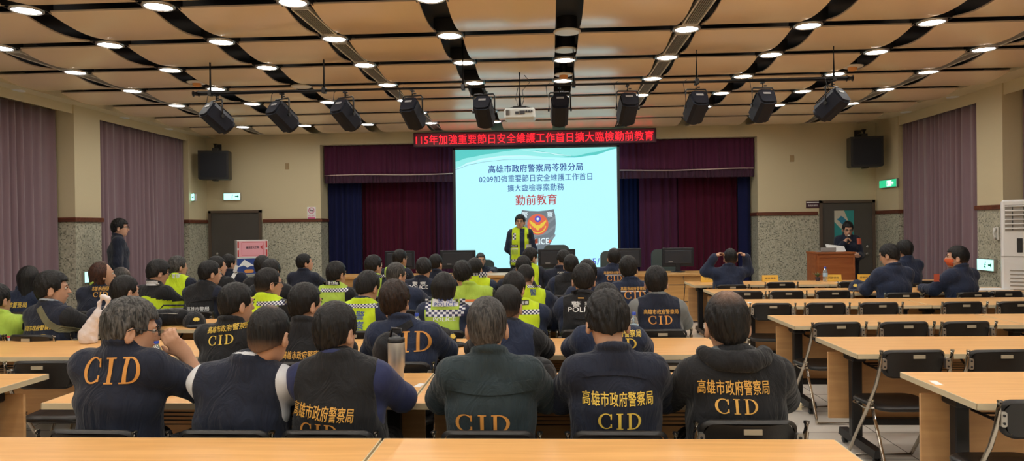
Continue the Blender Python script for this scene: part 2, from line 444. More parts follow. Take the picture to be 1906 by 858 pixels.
for j in range(-9, 8):
    y0 = GY0+(j-1)*GDY+.095; y1 = GY0+j*GDY-.095
    if j == 7: y1 = YW-.02
    for (x0, x1) in cols:
        if j >= -0: panel_mb(b_ := MB(), x0, x1, y0, y1); b_.build('panel', [M_panel, M_paneledge], ceil)
        elif y0 > YB: panel_mb(back, x0, x1, y0, y1)
bk = back.build('panel', [M_panel, M_paneledge], ceil)
def downlight():
    r = empty('ceiling_light')
    MB().lathe([(.128, .012), (.130, -.010), (.112, -.017), (.1075, .0)], n=28).build('trim_ring', M_steel, r)
    MB().lathe([(.0005, -.006), (.106, -.006), (.106, .0)], n=24).build('diffuser', M_lamp, r)
    f = MB()
    for a in (-.135, .125): f.box((a, -.135, .0), (a+.01, .135, .03)); f.box((-.135, a, .0), (.135, a+.01, .03))
    f.box((-.135, -.135, .03), (.135, .135, .125))
    f.build('housing', M_black, r)
    return r
proto = downlight(); first = True
for j in range(-8, 7):
    for k in range(-5, 5):
        if k == 0 and j in (0, 1, 5): continue
        if (k, j) in ((-3, 3), (4, 6)): continue
        o = proto if first else copy_tree(proto); first = False
        o.location = (GX0+k*GDX, GY0+j*GDY, ZC-.005)
        if j < -1:
            tag(o, f'round recessed downlight above the camera, {ORD[k+5]} strip from the left, {ORD[-2-j]} row back', 'ceiling light', 'ceiling downlights behind the camera')
        else:
            tag(o, f'round recessed downlight, {ORD[k+5]} dark strip from the left, {ORD[j+1]} cross row counted from the nearest', 'ceiling light', 'round ceiling downlights')
# unlit round loudspeakers and detectors in the ceiling strips
M_grille = plain('grey speaker grille', (0.30, 0.28, 0.25), 0.5)
M_amber = plain('amber plastic', (0.7, 0.3, 0.08), 0.4)
sp = None
for (x, y, what) in ((GX0, GY0+GDY, 'nearest of the three'), (GX0, GY0+1.62*GDY, 'middle one of the three'), (GX0-3*GDX, GY0+3*GDY, None), (GX0, GY0+5*GDY, 'farthest of the three')):
    if sp is None:
        sp = empty('ceiling_speaker'); MB().lathe([(.13, .004), (.132, -.006), (.110, -.012)], n=28).build('trim_ring', M_offwhite, sp)
        MB().lathe([(.0005, -.012), (.110, -.010), (.110, .0)], n=24).build('grille', M_grille, sp); MB().lathe([(.10, .0), (.10, .132)], n=20).build('speaker_can', M_black, sp); o = sp
    else: o = copy_tree(sp)
    o.location = (x, y, ZC-.004)
    tag(o, f'unlit round ceiling speaker in the centre strip over the projector, {what}' if what else 'unlit round ceiling speaker in a strip left of the projector, beside the pipe', 'speaker', 'round ceiling speakers')
for i, (k, jj, lb) in enumerate(((-4, 2.55, 'amber smoke detector in the ceiling strip on the left'), (3, 2.55, 'amber smoke detector in the ceiling strip on the right'), (0, 2.6, 'amber smoke detector in the ceiling strip nearest the projector'))):
    r = empty('smoke_detector', (GX0+k*GDX, GY0+jj*GDY, ZC-.03))
    MB().lathe([(.12, .006), (.125, .0), (.10, -.012), (.06, -.014)], n=24).build('base_plate', M_offwhite, r); MB().lathe([(.05, .006), (.05, .158)], n=14).build('junction_box', M_black, r)
    MB().lathe([(.055, -.012), (.05, -.045), (.02, -.055)], n=18).build('sensor_head', M_amber, r)
    tag(r, lb, 'smoke detector')
# slot air diffusers between lamps
dif = None
for k in (-5, -2, 1, 4):
    for j in range(-1, 7):
        if dif is None:
            dif = empty('air_diffuser'); f = MB(); hl = .40
            for (a, b_, c, d) in ((-.075, -hl, -.062, hl), (.062, -hl, .075, hl), (-.075, -hl, .075, -hl+.012), (-.075, hl-.012, .075, hl)): f.box((a, b_, -.012), (c, d, .02))
            f.build('frame', M_offwhite, dif); f = MB()
            for q in range(7): x = -.054+q*.018; f.box((x-.0035, -hl+.012, -.006), (x+.0035, hl-.012, .012))
            f.build('louvres', M_grille, dif)
            MB().box((-.062, -hl+.012, .02), (.062, hl-.012, .136)).build('duct', M_grille, dif); o = dif
        else: o = copy_tree(dif)
        o.location = (GX0+k*GDX, GY0+(j+.5)*GDY, ZC-.008)
        tag(o, f'long slotted air diffuser, {ORD[k+5]} dark strip from the left, {ORD[j+1]} bay counted from the nearest', 'air diffuser', 'slot air diffusers')
# little round lights in the side margins
for X, Z, ys, sd in ((-6.72, 3.38, (8.66, 10.9, 12.2), 'left'), (6.02, 3.42, (8.3, 10.91, 12.3), 'right')):
    for i, y in enumerate(ys):
        r = empty('margin_light', (X, y, Z)); MB().lathe([(.085, .0), (.086, -.008), (.06, -.010)], n=20).build('trim_ring', M_white, r)
        MB().lathe([(.0005, -.004), (.06, -.006), (.06, .0)], n=18).build('diffuser', M_grille, r)
        tag(r, f'small unlit round light in the plaster margin over the {sd} curtains, {("nearest", "middle one", "farthest")[i]}', 'ceiling light', 'unlit margin lights')
# ---------------------------------------------------------------- curtains
def curtain(name, p0, p1, z0, z1, mat, amp, wl, parent=None, seed=0, thick=.01, bottomflare=0.0):
    rnd = random.Random(seed); p0 = Vector(p0); p1 = Vector(p1); L = (p1-p0).length; d = (p1-p0)/L; nrm = Vector((-d.y, d.x))
    n = int(L/wl*10); nz = 10; vs = []; fs = []
    ph = 0; S = []
    for i in range(n+1):
        ph += 2*math.pi/10*(1+.35*math.sin(i*.071+seed)+.2*math.sin(i*.23+seed*2)); S.append((ph, 1+.35*math.sin(i*.13+seed)))
    for j in range(nz+1):
        t = j/nz; z = z1+(z0-z1)*t
        for i in range(n+1):
            a, q = S[i]; s_ = i/n*L
            off = amp*q*(.55+.45*t+bottomflare*t)*(math.sin(a+.5*t*math.sin(i*.31+seed)) + .25*math.sin(2*a+1))
            p = p0+d*s_+nrm*off; vs.append((p.x, p.y, z))
    for j in range(nz):
        for i in range(n):
            a = j*(n+1)+i; fs.append((a, a+1, a+n+2, a+n+1))
    me = bpy.data.meshes.new(name); me.from_pydata(vs, [], fs)
    o = link_mesh(name, me, mat, parent, True)
    md = o.modifiers.new('thickness', 'SOLIDIFY'); md.thickness = thick
    return o
def drape(label, *a, **k):
    o = curtain('curtain', *a, **k); tag(o, label, 'curtain', 'mauve side wall curtains'); return o
drape('mauve velvet curtain on the left wall, nearer than the tiled pilaster', (-6.99, 5.82), (-6.99, 9.69), .02, 3.30, M_mauve, .045, .16, seed=1)
drape('mauve velvet curtain on the left wall behind the standing man in black', (-6.81, 10.34), (-6.81, 12.87), .02, 3.30, M_mauve, .045, .15, seed=2)
drape('mauve velvet curtain on the right wall behind the masked person', (6.17, 10.52), (6.17, 12.72), .02, 3.32, M_mauve, .042, .14, seed=3)
drape('mauve velvet curtain on the right wall behind the white air conditioner', (6.37, 5.93), (6.37, 9.86), .02, 3.32, M_mauve, .045, .15, seed=4)
# stage dressing
YS = YW+.55
va = empty('stage_valance', (0, 0, 0)); tag(va, 'gathered purple red valance across the top of the stage opening', 'curtain')
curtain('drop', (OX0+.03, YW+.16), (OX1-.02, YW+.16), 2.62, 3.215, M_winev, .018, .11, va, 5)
curtain('fringe', (OX0+.03, YW+.155), (OX1-.02, YW+.155), 2.47, 2.62, M_fringe, .022, .09, va, 6)
MB().tube([(OX0+.03+(OX1-OX0-.05)*i/60, YW+.125+.008*math.sin(i*1.3), 2.625+.01*math.sin(i*.35)) for i in range(61)], .011, 6).build('piping', M_rope, va)
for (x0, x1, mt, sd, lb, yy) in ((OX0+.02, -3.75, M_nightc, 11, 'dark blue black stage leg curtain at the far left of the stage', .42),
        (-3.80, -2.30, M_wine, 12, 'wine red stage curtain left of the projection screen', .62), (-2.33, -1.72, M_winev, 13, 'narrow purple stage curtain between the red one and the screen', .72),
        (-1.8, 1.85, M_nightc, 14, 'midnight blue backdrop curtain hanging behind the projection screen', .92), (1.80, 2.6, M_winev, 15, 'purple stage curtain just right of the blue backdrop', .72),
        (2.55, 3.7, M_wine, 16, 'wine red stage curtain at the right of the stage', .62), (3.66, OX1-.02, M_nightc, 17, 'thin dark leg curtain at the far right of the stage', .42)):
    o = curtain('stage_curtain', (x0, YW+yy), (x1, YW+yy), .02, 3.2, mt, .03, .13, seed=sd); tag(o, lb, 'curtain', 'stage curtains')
# ---------------------------------------------------------------- projection screen
s = empty('projection_screen', (-.25, 13.3, .75)); bpy.context.view_layer.update()
tag(s, 'large lit projection screen hanging in front of the stage', 'projection screen')
def onscreen(o): o.parent = s; o.matrix_parent_inverse = Matrix.Translation((.25, -13.3, -.75)); return o
YSC = 13.3
A, B_, C_, D_ = P(848, 279, YSC), P(1146, 274, YSC), P(850.5, 497, YSC), P(1151, 488, YSC)
sx0, sx1, sz1, sz0 = -1.76, 1.262, 3.035, .80
onscreen(MB().box((sx0, YSC, sz0), (sx1, YSC+.012, sz1)).build('screen_surface', M_screenw))
m = MB(); m.box((sx0-.05, YSC+.002, sz0-.02), (sx0, YSC+.014, sz1+.03)); m.box((sx1, YSC+.002, sz0-.02), (sx1+.05, YSC+.014, sz1+.03)); m.box((sx0-.05, YSC+.002, sz1), (sx1+.05, YSC+.014, sz1+.05))
onscreen(m.build('screen_border', M_black))
onscreen(MB().box((sx0-.06, YSC-.02, sz0-.09), (sx1+.06, YSC+.03, sz0), .01).build('weight_bar', M_black))
E_teal = emis('projected teal', (0.10, 0.70, 0.66), .85); E_mint = emis('projected mint', (0.30, 0.88, 0.85), .95); E_pale = emis('projected near white', (0.60, 0.93, 0.95), 1.0)
E_navy = emis('projected dark blue', (0.015, 0.045, 0.30), .9); E_blue = emis('projected blue', (0.04, 0.10, 0.36), .9); E_redt = emis('projected brick red', (0.52, 0.07, 0.075), .9)
E_grey = emis('projected grey', (0.17, 0.21, 0.24), .9); E_greyl = emis('projected light grey', (0.24, 0.29, 0.32), .9); E_orng = emis('projected orange', (0.80, 0.14, 0.07), .9); E_gold = emis('projected gold', (0.85, 0.60, 0.06), .95)
E_ultra = emis('projected violet blue', (0.08, 0.08, 0.62), .9); E_wht = emis('projected white', (0.75, 0.9, 0.95), 1.0); E_gdk = emis('projected slate line', (0.18, 0.40, 0.42), .8)
def band(fa, fb, mat, k, n=40, x0=0., x1=1.):
    vs = []; fs = []
    for i in range(n+1):
        t = x0+(x1-x0)*i/n; X = sx0+(sx1-sx0)*t
        vs += [(X, YSC-.002*k, sz1-fa(t)), (X, YSC-.002*k, sz1-fb(t))]
    for i in range(n): a = 2*i; fs.append((a, a+1, a+3, a+2))
    me = bpy.data.meshes.new('slide_ribbon'); me.from_pydata(vs, [], fs); onscreen(link_mesh('slide_ribbon', me, mat))
# ribbons across the head of the slide
f_low = lambda t: .335-.80*t+1.2*t*t if t < .33 else .335-.264+.1307+.02*math.sin((t-.33)*4)
g1 = lambda t: max(0.0, .33*(1-t/.30)**1.6 if t < .30 else 0)
arc1 = lambda t: .335*math.exp(-t*5.0)+.10+.0*t
def curve(pts):
    xs_, ys_ = zip(*pts)
    def g(t):
        for (a, ya), (b, yb) in zip(pts[:-1], pts[1:]):
            if t <= b: u = max(0, (t-a)/(b-a)); u = u*u*(3-2*u)*.6+u*.4; return ya+(yb-ya)*u
        return ys_[-1]
    return g
low = curve([(0, .345), (.05, .29), (.12, .225), (.2, .175), (.33, .13), (.45, .14), (.58, .17), (.70, .19), (.80, .16), (.90, .085), (1, .015)])
band(lambda t: 0, low, E_mint, 1)
band(lambda t: 0, curve([(0, .22), (.08, .15), (.2, .09), (.32, .04), (.42, .0)]), E_teal, 2, x1=.42)
band(curve([(.5, .035), (.62, .10), (.74, .155), (.86, .09), (1, .0)]), curve([(.5, .045), (.62, .125), (.74, .185), (.86, .145), (1, .03)]), E_teal, 2, x0=.5)
band(curve([(.02, .33), (.08, .24), (.18, .165), (.30, .125), (.42, .125), (.54, .155)]), curve([(.02, .335), (.08, .265), (.18, .195), (.30, .15), (.42, .142), (.54, .158)]), E_pale, 3, x0=.02, x1=.54)
band(curve([(.42, .03), (.55, .07), (.66, .12), (.72, .15)]), curve([(.42, .034), (.55, .085), (.66, .14), (.72, .155)]), E_pale, 3, x0=.42, x1=.72)
band(curve([(0, .365), (.1, .27), (.2, .225), (.33, .195), (.5, .20), (.62, .215)]), curve([(0, .372), (.1, .277), (.2, .231), (.33, .201), (.5, .205), (.62, .218)]), E_gdk, 3, x1=.62)
def stext(s_, px, py, wpx, hpx, mat, bold=.012, rot=.012):
    p = P(px, py, YSC); o = flat_text('slide_text', s_, (p.x, YSC-.004, p.z), wpx*YSC/FPX, hpx*YSC/FPX, mat, bold=bold, rot=rot); onscreen(o)
stext('高雄市政府警察局苓雅分局', 996.5, 312.5, 176, 15, E_navy, .022)
stext('0209加強重要節日安全維護工作首日', 996.5, 331, 210, 13.5, E_blue, .010)
stext('擴大臨檢專案勤務', 997, 349, 105, 13, E_blue, .010)
stext('勤前教育', 998, 371.5, 77, 20, E_redt, .02)
stext('115/2/9', 1113, 486.5, 52, 12, E_ultra, .01)
def poly(name, pts, y, mat):
    me = bpy.data.meshes.new(name); me.from_pydata([(p.x, y, p.z) for p in pts], [], [tuple(range(len(pts)))]); onscreen(link_mesh(name, me, mat))
def SP(l): return [P(840+x/3.575, 270+y/3.575, YSC) for x, y in l]
poly('slide_shield', SP([(470, 432), (520, 438), (580, 440), (640, 434), (682, 426), (692, 470), (696, 520), (692, 570), (680, 620), (655, 665), (625, 690), (590, 715), (560, 735), (530, 715), (500, 690), (478, 640), (464, 580), (462, 520), (464, 470)]), YSC-.004, E_grey)
for a in range(3): poly('slide_shield_band', SP([(480, 500+60*a), (560, 530+60*a), (640, 510+60*a), (692, 470+60*a), (692, 488+60*a), (640, 530+60*a), (560, 552+60*a), (480, 525+60*a)]), YSC-.0045, E_greyl)
cc = (576, 528)
poly('slide_disc', SP([(cc[0]+70*math.cos(t*math.pi/18), cc[1]+70*math.sin(t*math.pi/18)) for t in range(36)]), YSC-.006, E_orng)
def wing(sg):
    return SP([(cc[0]+sg*x, cc[1]+y) for x, y in ((0, 2), (6, 6), (12, 4), (22, -8), (38, -16), (54, -30), (56, -14), (47, -12), (50, -2), (40, 0), (42, 10), (30, 12), (28, 22), (14, 24), (8, 36), (0, 40))])
poly('slide_wing', wing(1), YSC-.008, E_gold); poly('slide_wing', wing(-1), YSC-.008, E_gold)
n_ = 20; ring = [(cc[0]+(56)*math.cos(math.pi*(.04+.92*i/n_)), cc[1]+4+56*math.sin(math.pi*(.04+.92*i/n_))) for i in range(n_+1)]+[(cc[0]+(49)*math.cos(math.pi*(.96-.92*i/n_)), cc[1]+4+49*math.sin(math.pi*(.96-.92*i/n_))) for i in range(n_+1)]
poly('slide_wreath', SP(ring), YSC-.008, E_gold)
poly('slide_sun_disc', SP([(cc[0]+21*math.cos(t*math.pi/12), cc[1]-36+21*math.sin(t*math.pi/12)) for t in range(24)]), YSC-.009, E_ultra)
poly('slide_sun', SP([(cc[0]+(13 if t % 2 else 6)*math.cos(t*math.pi/12), cc[1]-36+(13 if t % 2 else 6)*math.sin(t*math.pi/12)) for t in range(24)]), YSC-.011, E_wht)
stext('警', 977, 400, 11, 11, E_wht, .02); stext('察', 1023.5, 399, 11, 11, E_wht, .02); stext('POLICE', 1000, 449, 44, 12, E_wht, .04)
poly('slide_star', SP([(655+(15 if t % 2 else 8)*math.cos(t*math.pi/5), 640+(15 if t % 2 else 8)*math.sin(t*math.pi/5)) for t in range(10)]), YSC-.005, E_orng)
# ---------------------------------------------------------------- LED ticker
M_led = emis('red led', (1.0, 0.018, 0.03), 1.7); M_ledback = plain('ticker back', (0.04, 0.004, 0.018), 0.4); M_ledglow = emis('ticker matrix', (0.30, 0.004, 0.03), .22)
r = empty('led_ticker', (-.28, 13.22, 3.1)); tag(r, 'long red dot matrix sign with scrolling characters above the screen', 'led sign')
def child_at(o, par, loc): o.parent = par; o.matrix_parent_inverse = Matrix.Translation(Vector(loc)*-1); return o
child_at(MB().box((-2.54, 13.22, 3.095), (1.985, 13.34, 3.365), .006).build('case', M_ledback), r, (-.28, 13.22, 3.1))
child_at(MB().box((-2.50, 13.215, 3.12), (1.95, 13.222, 3.34)).build('matrix_face', M_ledglow), r, (-.28, 13.22, 3.1))
child_at(flat_text('ticker_text', '115年加強重要節日安全維護工作首日擴大臨檢勤前教育', (-.28, 13.205, 3.225), 4.42, .185, M_led, bold=.012), r, (-.28, 13.22, 3.1))
# ---------------------------------------------------------------- doors
def door(name, x0, x1, z1, hx):
    m = MB(); m.box((x0+.05, YW-.02, .005), (x1-.05, YW-.0, z1-.05)); d = struct(name, m, M_door)
    f = MB(); f.box((x0, YW-.045, 0), (x0+.05, YW, z1)); f.box((x1-.05, YW-.045, 0), (x1, YW, z1)); f.box((x0, YW-.045, z1-.05), (x1, YW, z1))
    f.build('door_frame', M_doorframe, d)
    h = MB(); h.lathe([(.028, 0), (.028, .012), (.012, .016), (.012, .045)], (hx, YW-.02, .98), 14, (0, -1, 0)); h.tube([(hx, YW-.065, .98), (hx-.10, YW-.068, .98)], .010, 8)
    h.lathe([(.024, 0), (.024, .01), (.01, .014)], (hx, YW-.02, 1.12), 14, (0, -1, 0)); h.build('door_handle', M_steel, d)
    return d
door('door_1', -6.68, -5.62, 1.965, -6.52)
door('door_2', 5.05, 6.06, 1.99, 5.92)
# ---------------------------------------------------------------- things on the walls
M_green = emis('exit green', (0.02, 0.50, 0.22), 1.3); M_glowm = emis('exit pale mint', (0.45, 1.0, 0.85), 1.7); M_exw = emis('exit white', (0.8, 1.0, 0.9), 1.6)
def exit_sign(loc, w_, h_, pale, label, right=(1, 0, 0)):
    """green lit box with a running man and a doorway"""
    r = empty('exit_sign', loc, 0.0); rt = Vector(right); r.rotation_euler[2] = math.atan2(rt.y, rt.x); tag(r, label, 'exit sign')
    MB().box((-w_/2-.012, -.045, -h_/2-.012), (w_/2+.012, 0, h_/2+.012), .006).build('case', M_steel, r)
    MB().box((-w_/2, -.052, -h_/2), (w_/2, -.046, h_/2)).build('lit_face', M_glowm if pale else M_green, r)
    k = MB(); mt = M_green if pale else M_exw
    k.box((-.02*1, -.055, -h_*.38), (.075*w_/.3, -.053, h_*.38))
    k2 = MB(); u = h_
    k2.lathe([(.0005, 0), (u*.075, .0005), (u*.075, .001)], (.02, -.056, u*.24), 10, (0, -1, 0))
    for a, b in (((.02, .16), (.0, -.06)), ((.0, -.06), (.06, -.2)), ((.06, -.2), (.04, -.34)), ((.0, -.06), (-.08, -.22)), ((-.08, -.22), (-.16, -.2)), ((.02, .12), (-.09, .04)), ((.02, .12), (.11, .02))):
        k2.tube([(.01+a[0]*u, -.057, a[1]*u), (.01+b[0]*u, -.057, b[1]*u)], u*.032, 6)
    if not pale: k.build('doorway_mark', mt, r)
    k2.build('running_figure', M_green if not pale else plain('exit deep green', (0.01, .20, .12), .4) if 'exit deep green' not in MATS else MATS['exit deep green'], r)
    k3 = MB(); x = w_*.30; k3.prism([(x-.03, -.012), (x+.02, -.012), (x+.02, -.03), (x+.045, 0), (x+.02, .03), (x+.02, .012), (x-.03, .012)], -.056, -.053)
    k3.build('arrow', MATS.get('exit deep green') if pale else M_exw, r)
    return r
p = P(368, 367, 13.0); exit_sign((XL-.0+.02, 13.05, p.z), .26, .125, True, 'pale green exit sign beside the corner at the far end of the left wall', (.75, -.66, 0))
p = P(433.5, 366, YW); exit_sign((p.x, YW, p.z), .32, .125, True, 'pale green exit sign over the dark door on the left', (1, 0, 0))
p = P(1650, 342, 13.1); exit_sign((XR, 13.05, p.z), .62, .13, False, 'green exit sign high by the right corner near the door', (0, -1, 0))
exit_sign((XL, 10.02, P(163, 515, 10.0).z), .36, .15, True, 'low lit white green escape sign on the left tiled pilaster', (0, 1, 0))
exit_sign((XR, 10.22, P(1840, 493, 10.2).z), .36, .15, True, 'low lit white green arrow sign on the right tiled pilaster', (0, -1, 0))
# wall loudspeakers
def pa_speaker(loc, rz, label):
    r = empty('loudspeaker', loc, rz); tag(r, label, 'loudspeaker', 'wall loudspeakers')
    MB().prism([(-.25, -.27), (.25, -.27), (.27, -.25), (.27, .27), (-.27, .27), (-.27, -.25)], -.16, .16).build('cabinet', M_blackp, r)
    MB().prism(rrect(.46, .46, .03), -.172, -.161).build('grille', plain('speaker mesh', (.009, .011, .017), .7, bump=.4, bscale=300) if 'speaker mesh' not in MATS else MATS['speaker mesh'], r)
    b = MB(); b.box((-.05, .0, .27), (.05, .08, .34)); b.tube([(0, .05, .30), (0, .05, .42)], .045, 12); b.tube([(.0, .05, .34), (-.02, .25, .36), (-.02, .40, .36)], .022, 8); b.box((-.08, .38, .27), (.04, .42, .45))
    b.build('wall_bracket', M_black, r)
    f = MB(); f.box((-.04, -.1, -.29), (.04, .1, -.27)); f.build('foot_plate', M_black, r)
    return r
p = P(398, 308, 13.1); pa_speaker((p.x, 13.15, p.z), math.radians(14), 'large black loudspeaker bracketed high beside the left exit signs')
p = P(1612, 283, 13.1); pa_speaker((p.x, 13.15, p.z), math.radians(-10), 'large black loudspeaker bracketed high above the right hand door')
# switch plates
M_plate = plain('beige plate', (0.36, 0.25, 0.12), 0.5)
for px, py, lb in ((534.5, 309.5, 'small beige blank plate on the wall left of the stage'), (1474, 295, 'small beige blank plate on the wall right of the stage')):
    p = P(px, py, YW); r = empty('wall_plate', (p.x, YW, p.z)); tag(r, lb, 'wall plate')
    MB().prism(rrect(.075, .12, .008), -.012, 0).build('cover', M_plate, r); MB().prism(rrect(.05, .05, .004), -.015, -.012).build('blank_insert', M_plate, r)
# no smoking notice
p = P(580, 397, YW); r = empty('no_smoking_sign', (p.x, YW, p.z)); tag(r, 'white no smoking notice with pink band beside the stage opening', 'sign')
M_pink = plain('pink ink', (0.65, 0.12, 0.28), .6); M_ink = plain('dark ink', (0.04, 0.03, 0.05), .6)
MB().box((-.085, -.006, -.125), (.085, 0, .125)).build('sheet', M_paper, r); MB().box((-.075, -.008, -.115), (.075, -.006, -.075)).build('pink_band', M_pink, r)
k = MB(); k.tube([(.055*math.cos(t*math.pi/12), -.009, .055+.055*math.sin(t*math.pi/12)) for t in range(24)], .006, 6, closed=True); k.tube([(-.038, -.009, .093), (.038, -.009, .017)], .006, 6); k.build('ban_ring', M_pink, r)
k = MB(); k.box((-.04, -.009, .048), (.04, -.007, .062)); k.build('cigarette', M_ink, r)
o = flat_text('notice_text', '禁止吸菸', (0, -.008, -.045), .13, .028, M_pink, r)
# name plate by the right door and the poster
p = P(1512, 380.5, YW); r = empty('door_sign', (p.x, YW, p.z)); tag(r, 'small dark maroon name sign left of the right hand door', 'sign')
MB().box((-.12, -.02, -.065), (.12, 0, .065), .004).build('board', plain('maroon sign', (.06, .02, .035), .4), r); MB().box((-.115, -.022, .028), (.115, -.02, .045)).build('white_line', M_paper, r)
flat_text('sign_text', '會議設備室', (0, -.022, -.02), .18, .036, M_paper, r)
p0, p1 = P(1553, 392, YW-.03), P(1590, 445, YW-.03); r = empty('poster', ((p0.x+p1.x)/2, YW-.022, (p0.z+p1.z)/2)); tag(r, 'teal poster with a blue bird taped on the right hand door', 'poster')
hw, hh = (p1.x-p0.x)/2, (p0.z-p1.z)/2
M_teal = plain('poster teal', (0.03, 0.28, 0.28), .5); M_crm = plain('poster cream', (0.55, 0.52, 0.42), .5); M_bird = plain('poster blue', (0.03, 0.22, 0.35), .5)
MB().box((-hw, -.003, -hh), (hw, 0, hh)).build('sheet', M_teal, r)
MB().prism([(-hw, hh), (.0, hh), (hw*.55, .02), (hw*.2, -.08), (-hw*.4, -.06), (-hw, .06)], -.005, -.003).build('cream_shape', M_crm, r)
MB().prism([(-.14, .11), (-.09, .13), (-.06, .17), (-.02, .15), (.03, .10), (.06, .03), (.04, -.03), (-.0, -.0), (-.05, .02), (-.09, .07)], -.007, -.005).build('bird', M_bird, r)
MB().box((-hw+.02, -.005, -hh+.03), (hw-.02, -.003, -hh+.05)).build('text_line', M_crm, r)
# intercom handset on right pilaster
r = empty('intercom', (XR, 10.0, P(1862, 435, 10.0).z)); tag(r, 'small cream handset hung on the right tiled pilaster', 'intercom')
MB().box((-.03, -.035, -.09), (0, .035, .09), .008).build('base', M_offwhite, r); MB().tube([(-.045, 0, -.08), (-.06, 0, 0), (-.045, 0, .08)], [.02, .014, .02], 10).build('handset', M_offwhite, r)
# ---------------------------------------------------------------- pipe with stage lights
r = empty('lighting_pipe', (-.35, 7.5, 3.055)); tag(r, 'long black horizontal pipe hung below the ceiling for stage lights', 'pipe')
k = MB(); k.tube([(-3.46, 0, 0), (3.46, 0, 0)], .024, 12); k.build('pipe', M_black, r)
for x in (-3.46, 3.46): k = MB(); k.tube([(x-.03, 0, 0), (x+.03, 0, 0)], .034, 12); k.build('end_cap', M_blackp, r)
for x in (-3.3, -2.05, -.55, .62, 1.9, 3.3): k = MB(); k.tube([(x, 0, .02), (x, 0, .50)], .012, 8); k.box((x-.02, -.03, -.03), (x+.02, .03, .03), .005); k.build('hanger', M_black, r)
M_light = plain('stage light body', (0.008, 0.010, 0.019), 0.6, spec=.3); M_glass = plain('lens glass', (0.02, 0.03, 0.06), 0.08); M_lab = plain('grey maker label', (.35, .35, .35), .5)
def stage_light():
    """octagonal body pointing along +y and tipped down, in a yoke"""
    r = empty('stage_light')
    R_ = Matrix.Translation((0, 0, -.31)) @ Matrix.Rotation(math.radians(-36), 4, 'X')
    b = MB(); sec = [(-.10, -.10), (-.06, -.125), (.06, -.125), (.10, -.10), (.115, .05), (.07, .115), (-.07, .115), (-.115, .05)]
    b.prism(sec, -.15, .17, R_); b.build('housing', M_light, r)
    b = MB(); b.prism([(x*.86, z*.86) for x, z in sec], -.175, -.15, R_); b.build('rear_cap', M_light, r)
    b = MB(); b.box((-.045, -.180, .015), (.045, -.176, .045), 0, R_); b.build('label_plate', M_lab, r)
    b = MB(); b.lathe([(.10, .17), (.105, .21), (.095, .21), (.09, .185), (.0005, .19)], (0, 0, 0), 20, (0, 1, 0)); b.v = [tuple(R_ @ Vector(v)) for v in b.v]; b.build('lens_barrel', M_light, r)
    for q in range(4):
        b = MB(); b.box((-.09+.05*q, -.1, .116), (-.075+.05*q, .12, .124), 0, R_); b.build('cooling_fin', M_light, r)
    b = MB(); b.tube([(-.135, 0, -.31), (-.135, 0, -.12), (-.12, 0, -.095), (.12, 0, -.095), (.135, 0, -.12), (.135, 0, -.31)], .010, 8); b.lathe([(.022, -.15), (.022, -.13)], (0, 0, -.31), 10, (1, 0, 0)); b.lathe([(.022, .13), (.022, .15)], (0, 0, -.31), 10, (1, 0, 0)); b.build('yoke', M_black, r)
    b = MB(); b.tube([(0, 0, -.095), (0, 0, -.03)], .012, 8); b.box((-.02, -.03, -.04), (.02, .03, -.02), .004); b.box((.015, -.01, -.075), (.05, .01, -.06), .003); b.build('clamp', M_black, r)
    b = MB(); b.tube([(-.06, -.1, -.2), (-.16, -.05, -.14), (-.17, -.02, -.02), (-.12, .0, .03)], .004, 6); b.build('power_cable', M_black, r)
    return r
sl = stage_light(); tx = [(403, 34), (525, 30), (643, 26), (768, 14), (901, 6), (1042, -2), (1168, -5), (1296, -9), (1420, -7), (1549, -36)]
for i, (px, dg) in enumerate(tx):
    o = sl if i == 0 else copy_tree(sl); q = P(px, 200, 7.5); o.location = (q.x, 7.5, 3.055); o.rotation_euler = (0, 0, math.radians(-dg)); o.scale = (.84, .84, .84)
    tag(o, f'black boxy stage light on the ceiling pipe, {ORD[i]} from the left', 'stage light', 'stage lights on the pipe')
# projector
p = P(968, 211, 8.4); r = empty('projector', (p.x, 8.4, p.z)); tag(r, 'white ceiling projector hung on a black pole before the screen', 'projector')
M_projw = plain('projector white', (0.62, 0.64, 0.62), .4); M_projd = plain('port dark', (0.05, 0.05, 0.06), .5)
b = MB(); b.box((-.18, -.14, -.085), (.18, .14, .045), .02); b.build('housing', M_projw, r)
b = MB(); b.box((-.05, -.146, -.03), (-.01, -.138, .0)); b.box((.0, -.146, -.03), (.06, -.138, .01))
for q in range(3): b.lathe([(.013, 0), (.013, .008)], (.08+.03*q, -.139, .0), 10, (0, -1, 0))
b.build('ports', M_projd, r)
b = MB()
for q in range(4): b.box((-.16+.012*q, -.145, -.04), (-.154+.012*q, -.138, .02))
b.build('vent', M_projd, r)
MB().lathe([(.05, .0), (.055, .03), (.04, .03), (.0005, .02)], (.08, .14, -.02), 18, (0, 1, 0)).build('lens', M_glass, r)
b = MB(); b.box((-.08, -.07, .045), (.08, .07, .075), .005); b.tube([(-.16, -.05, .05), (-.08, 0, .075)], .006, 6); b.tube([(.16, -.05, .05), (.08, 0, .075)], .006, 6); b.build('mount_plate', M_black, r)
MB().tube([(0, 0, .07), (0, 0, ZC+.1-p.z)], .018, 12).build('pole', M_steel if False else M_black, r)
b = MB(); b.tube([(.02, -.02, .08), (.05, -.05, .15), (.03, -.03, .26), (.12, -.02, .36), (.06, 0, .45)], .004, 6); b.tube([(-.02, -.02, .08), (-.05, -.03, .17), (-.02, -.02, .3)], .004, 6); b.build('cable', M_black, r)
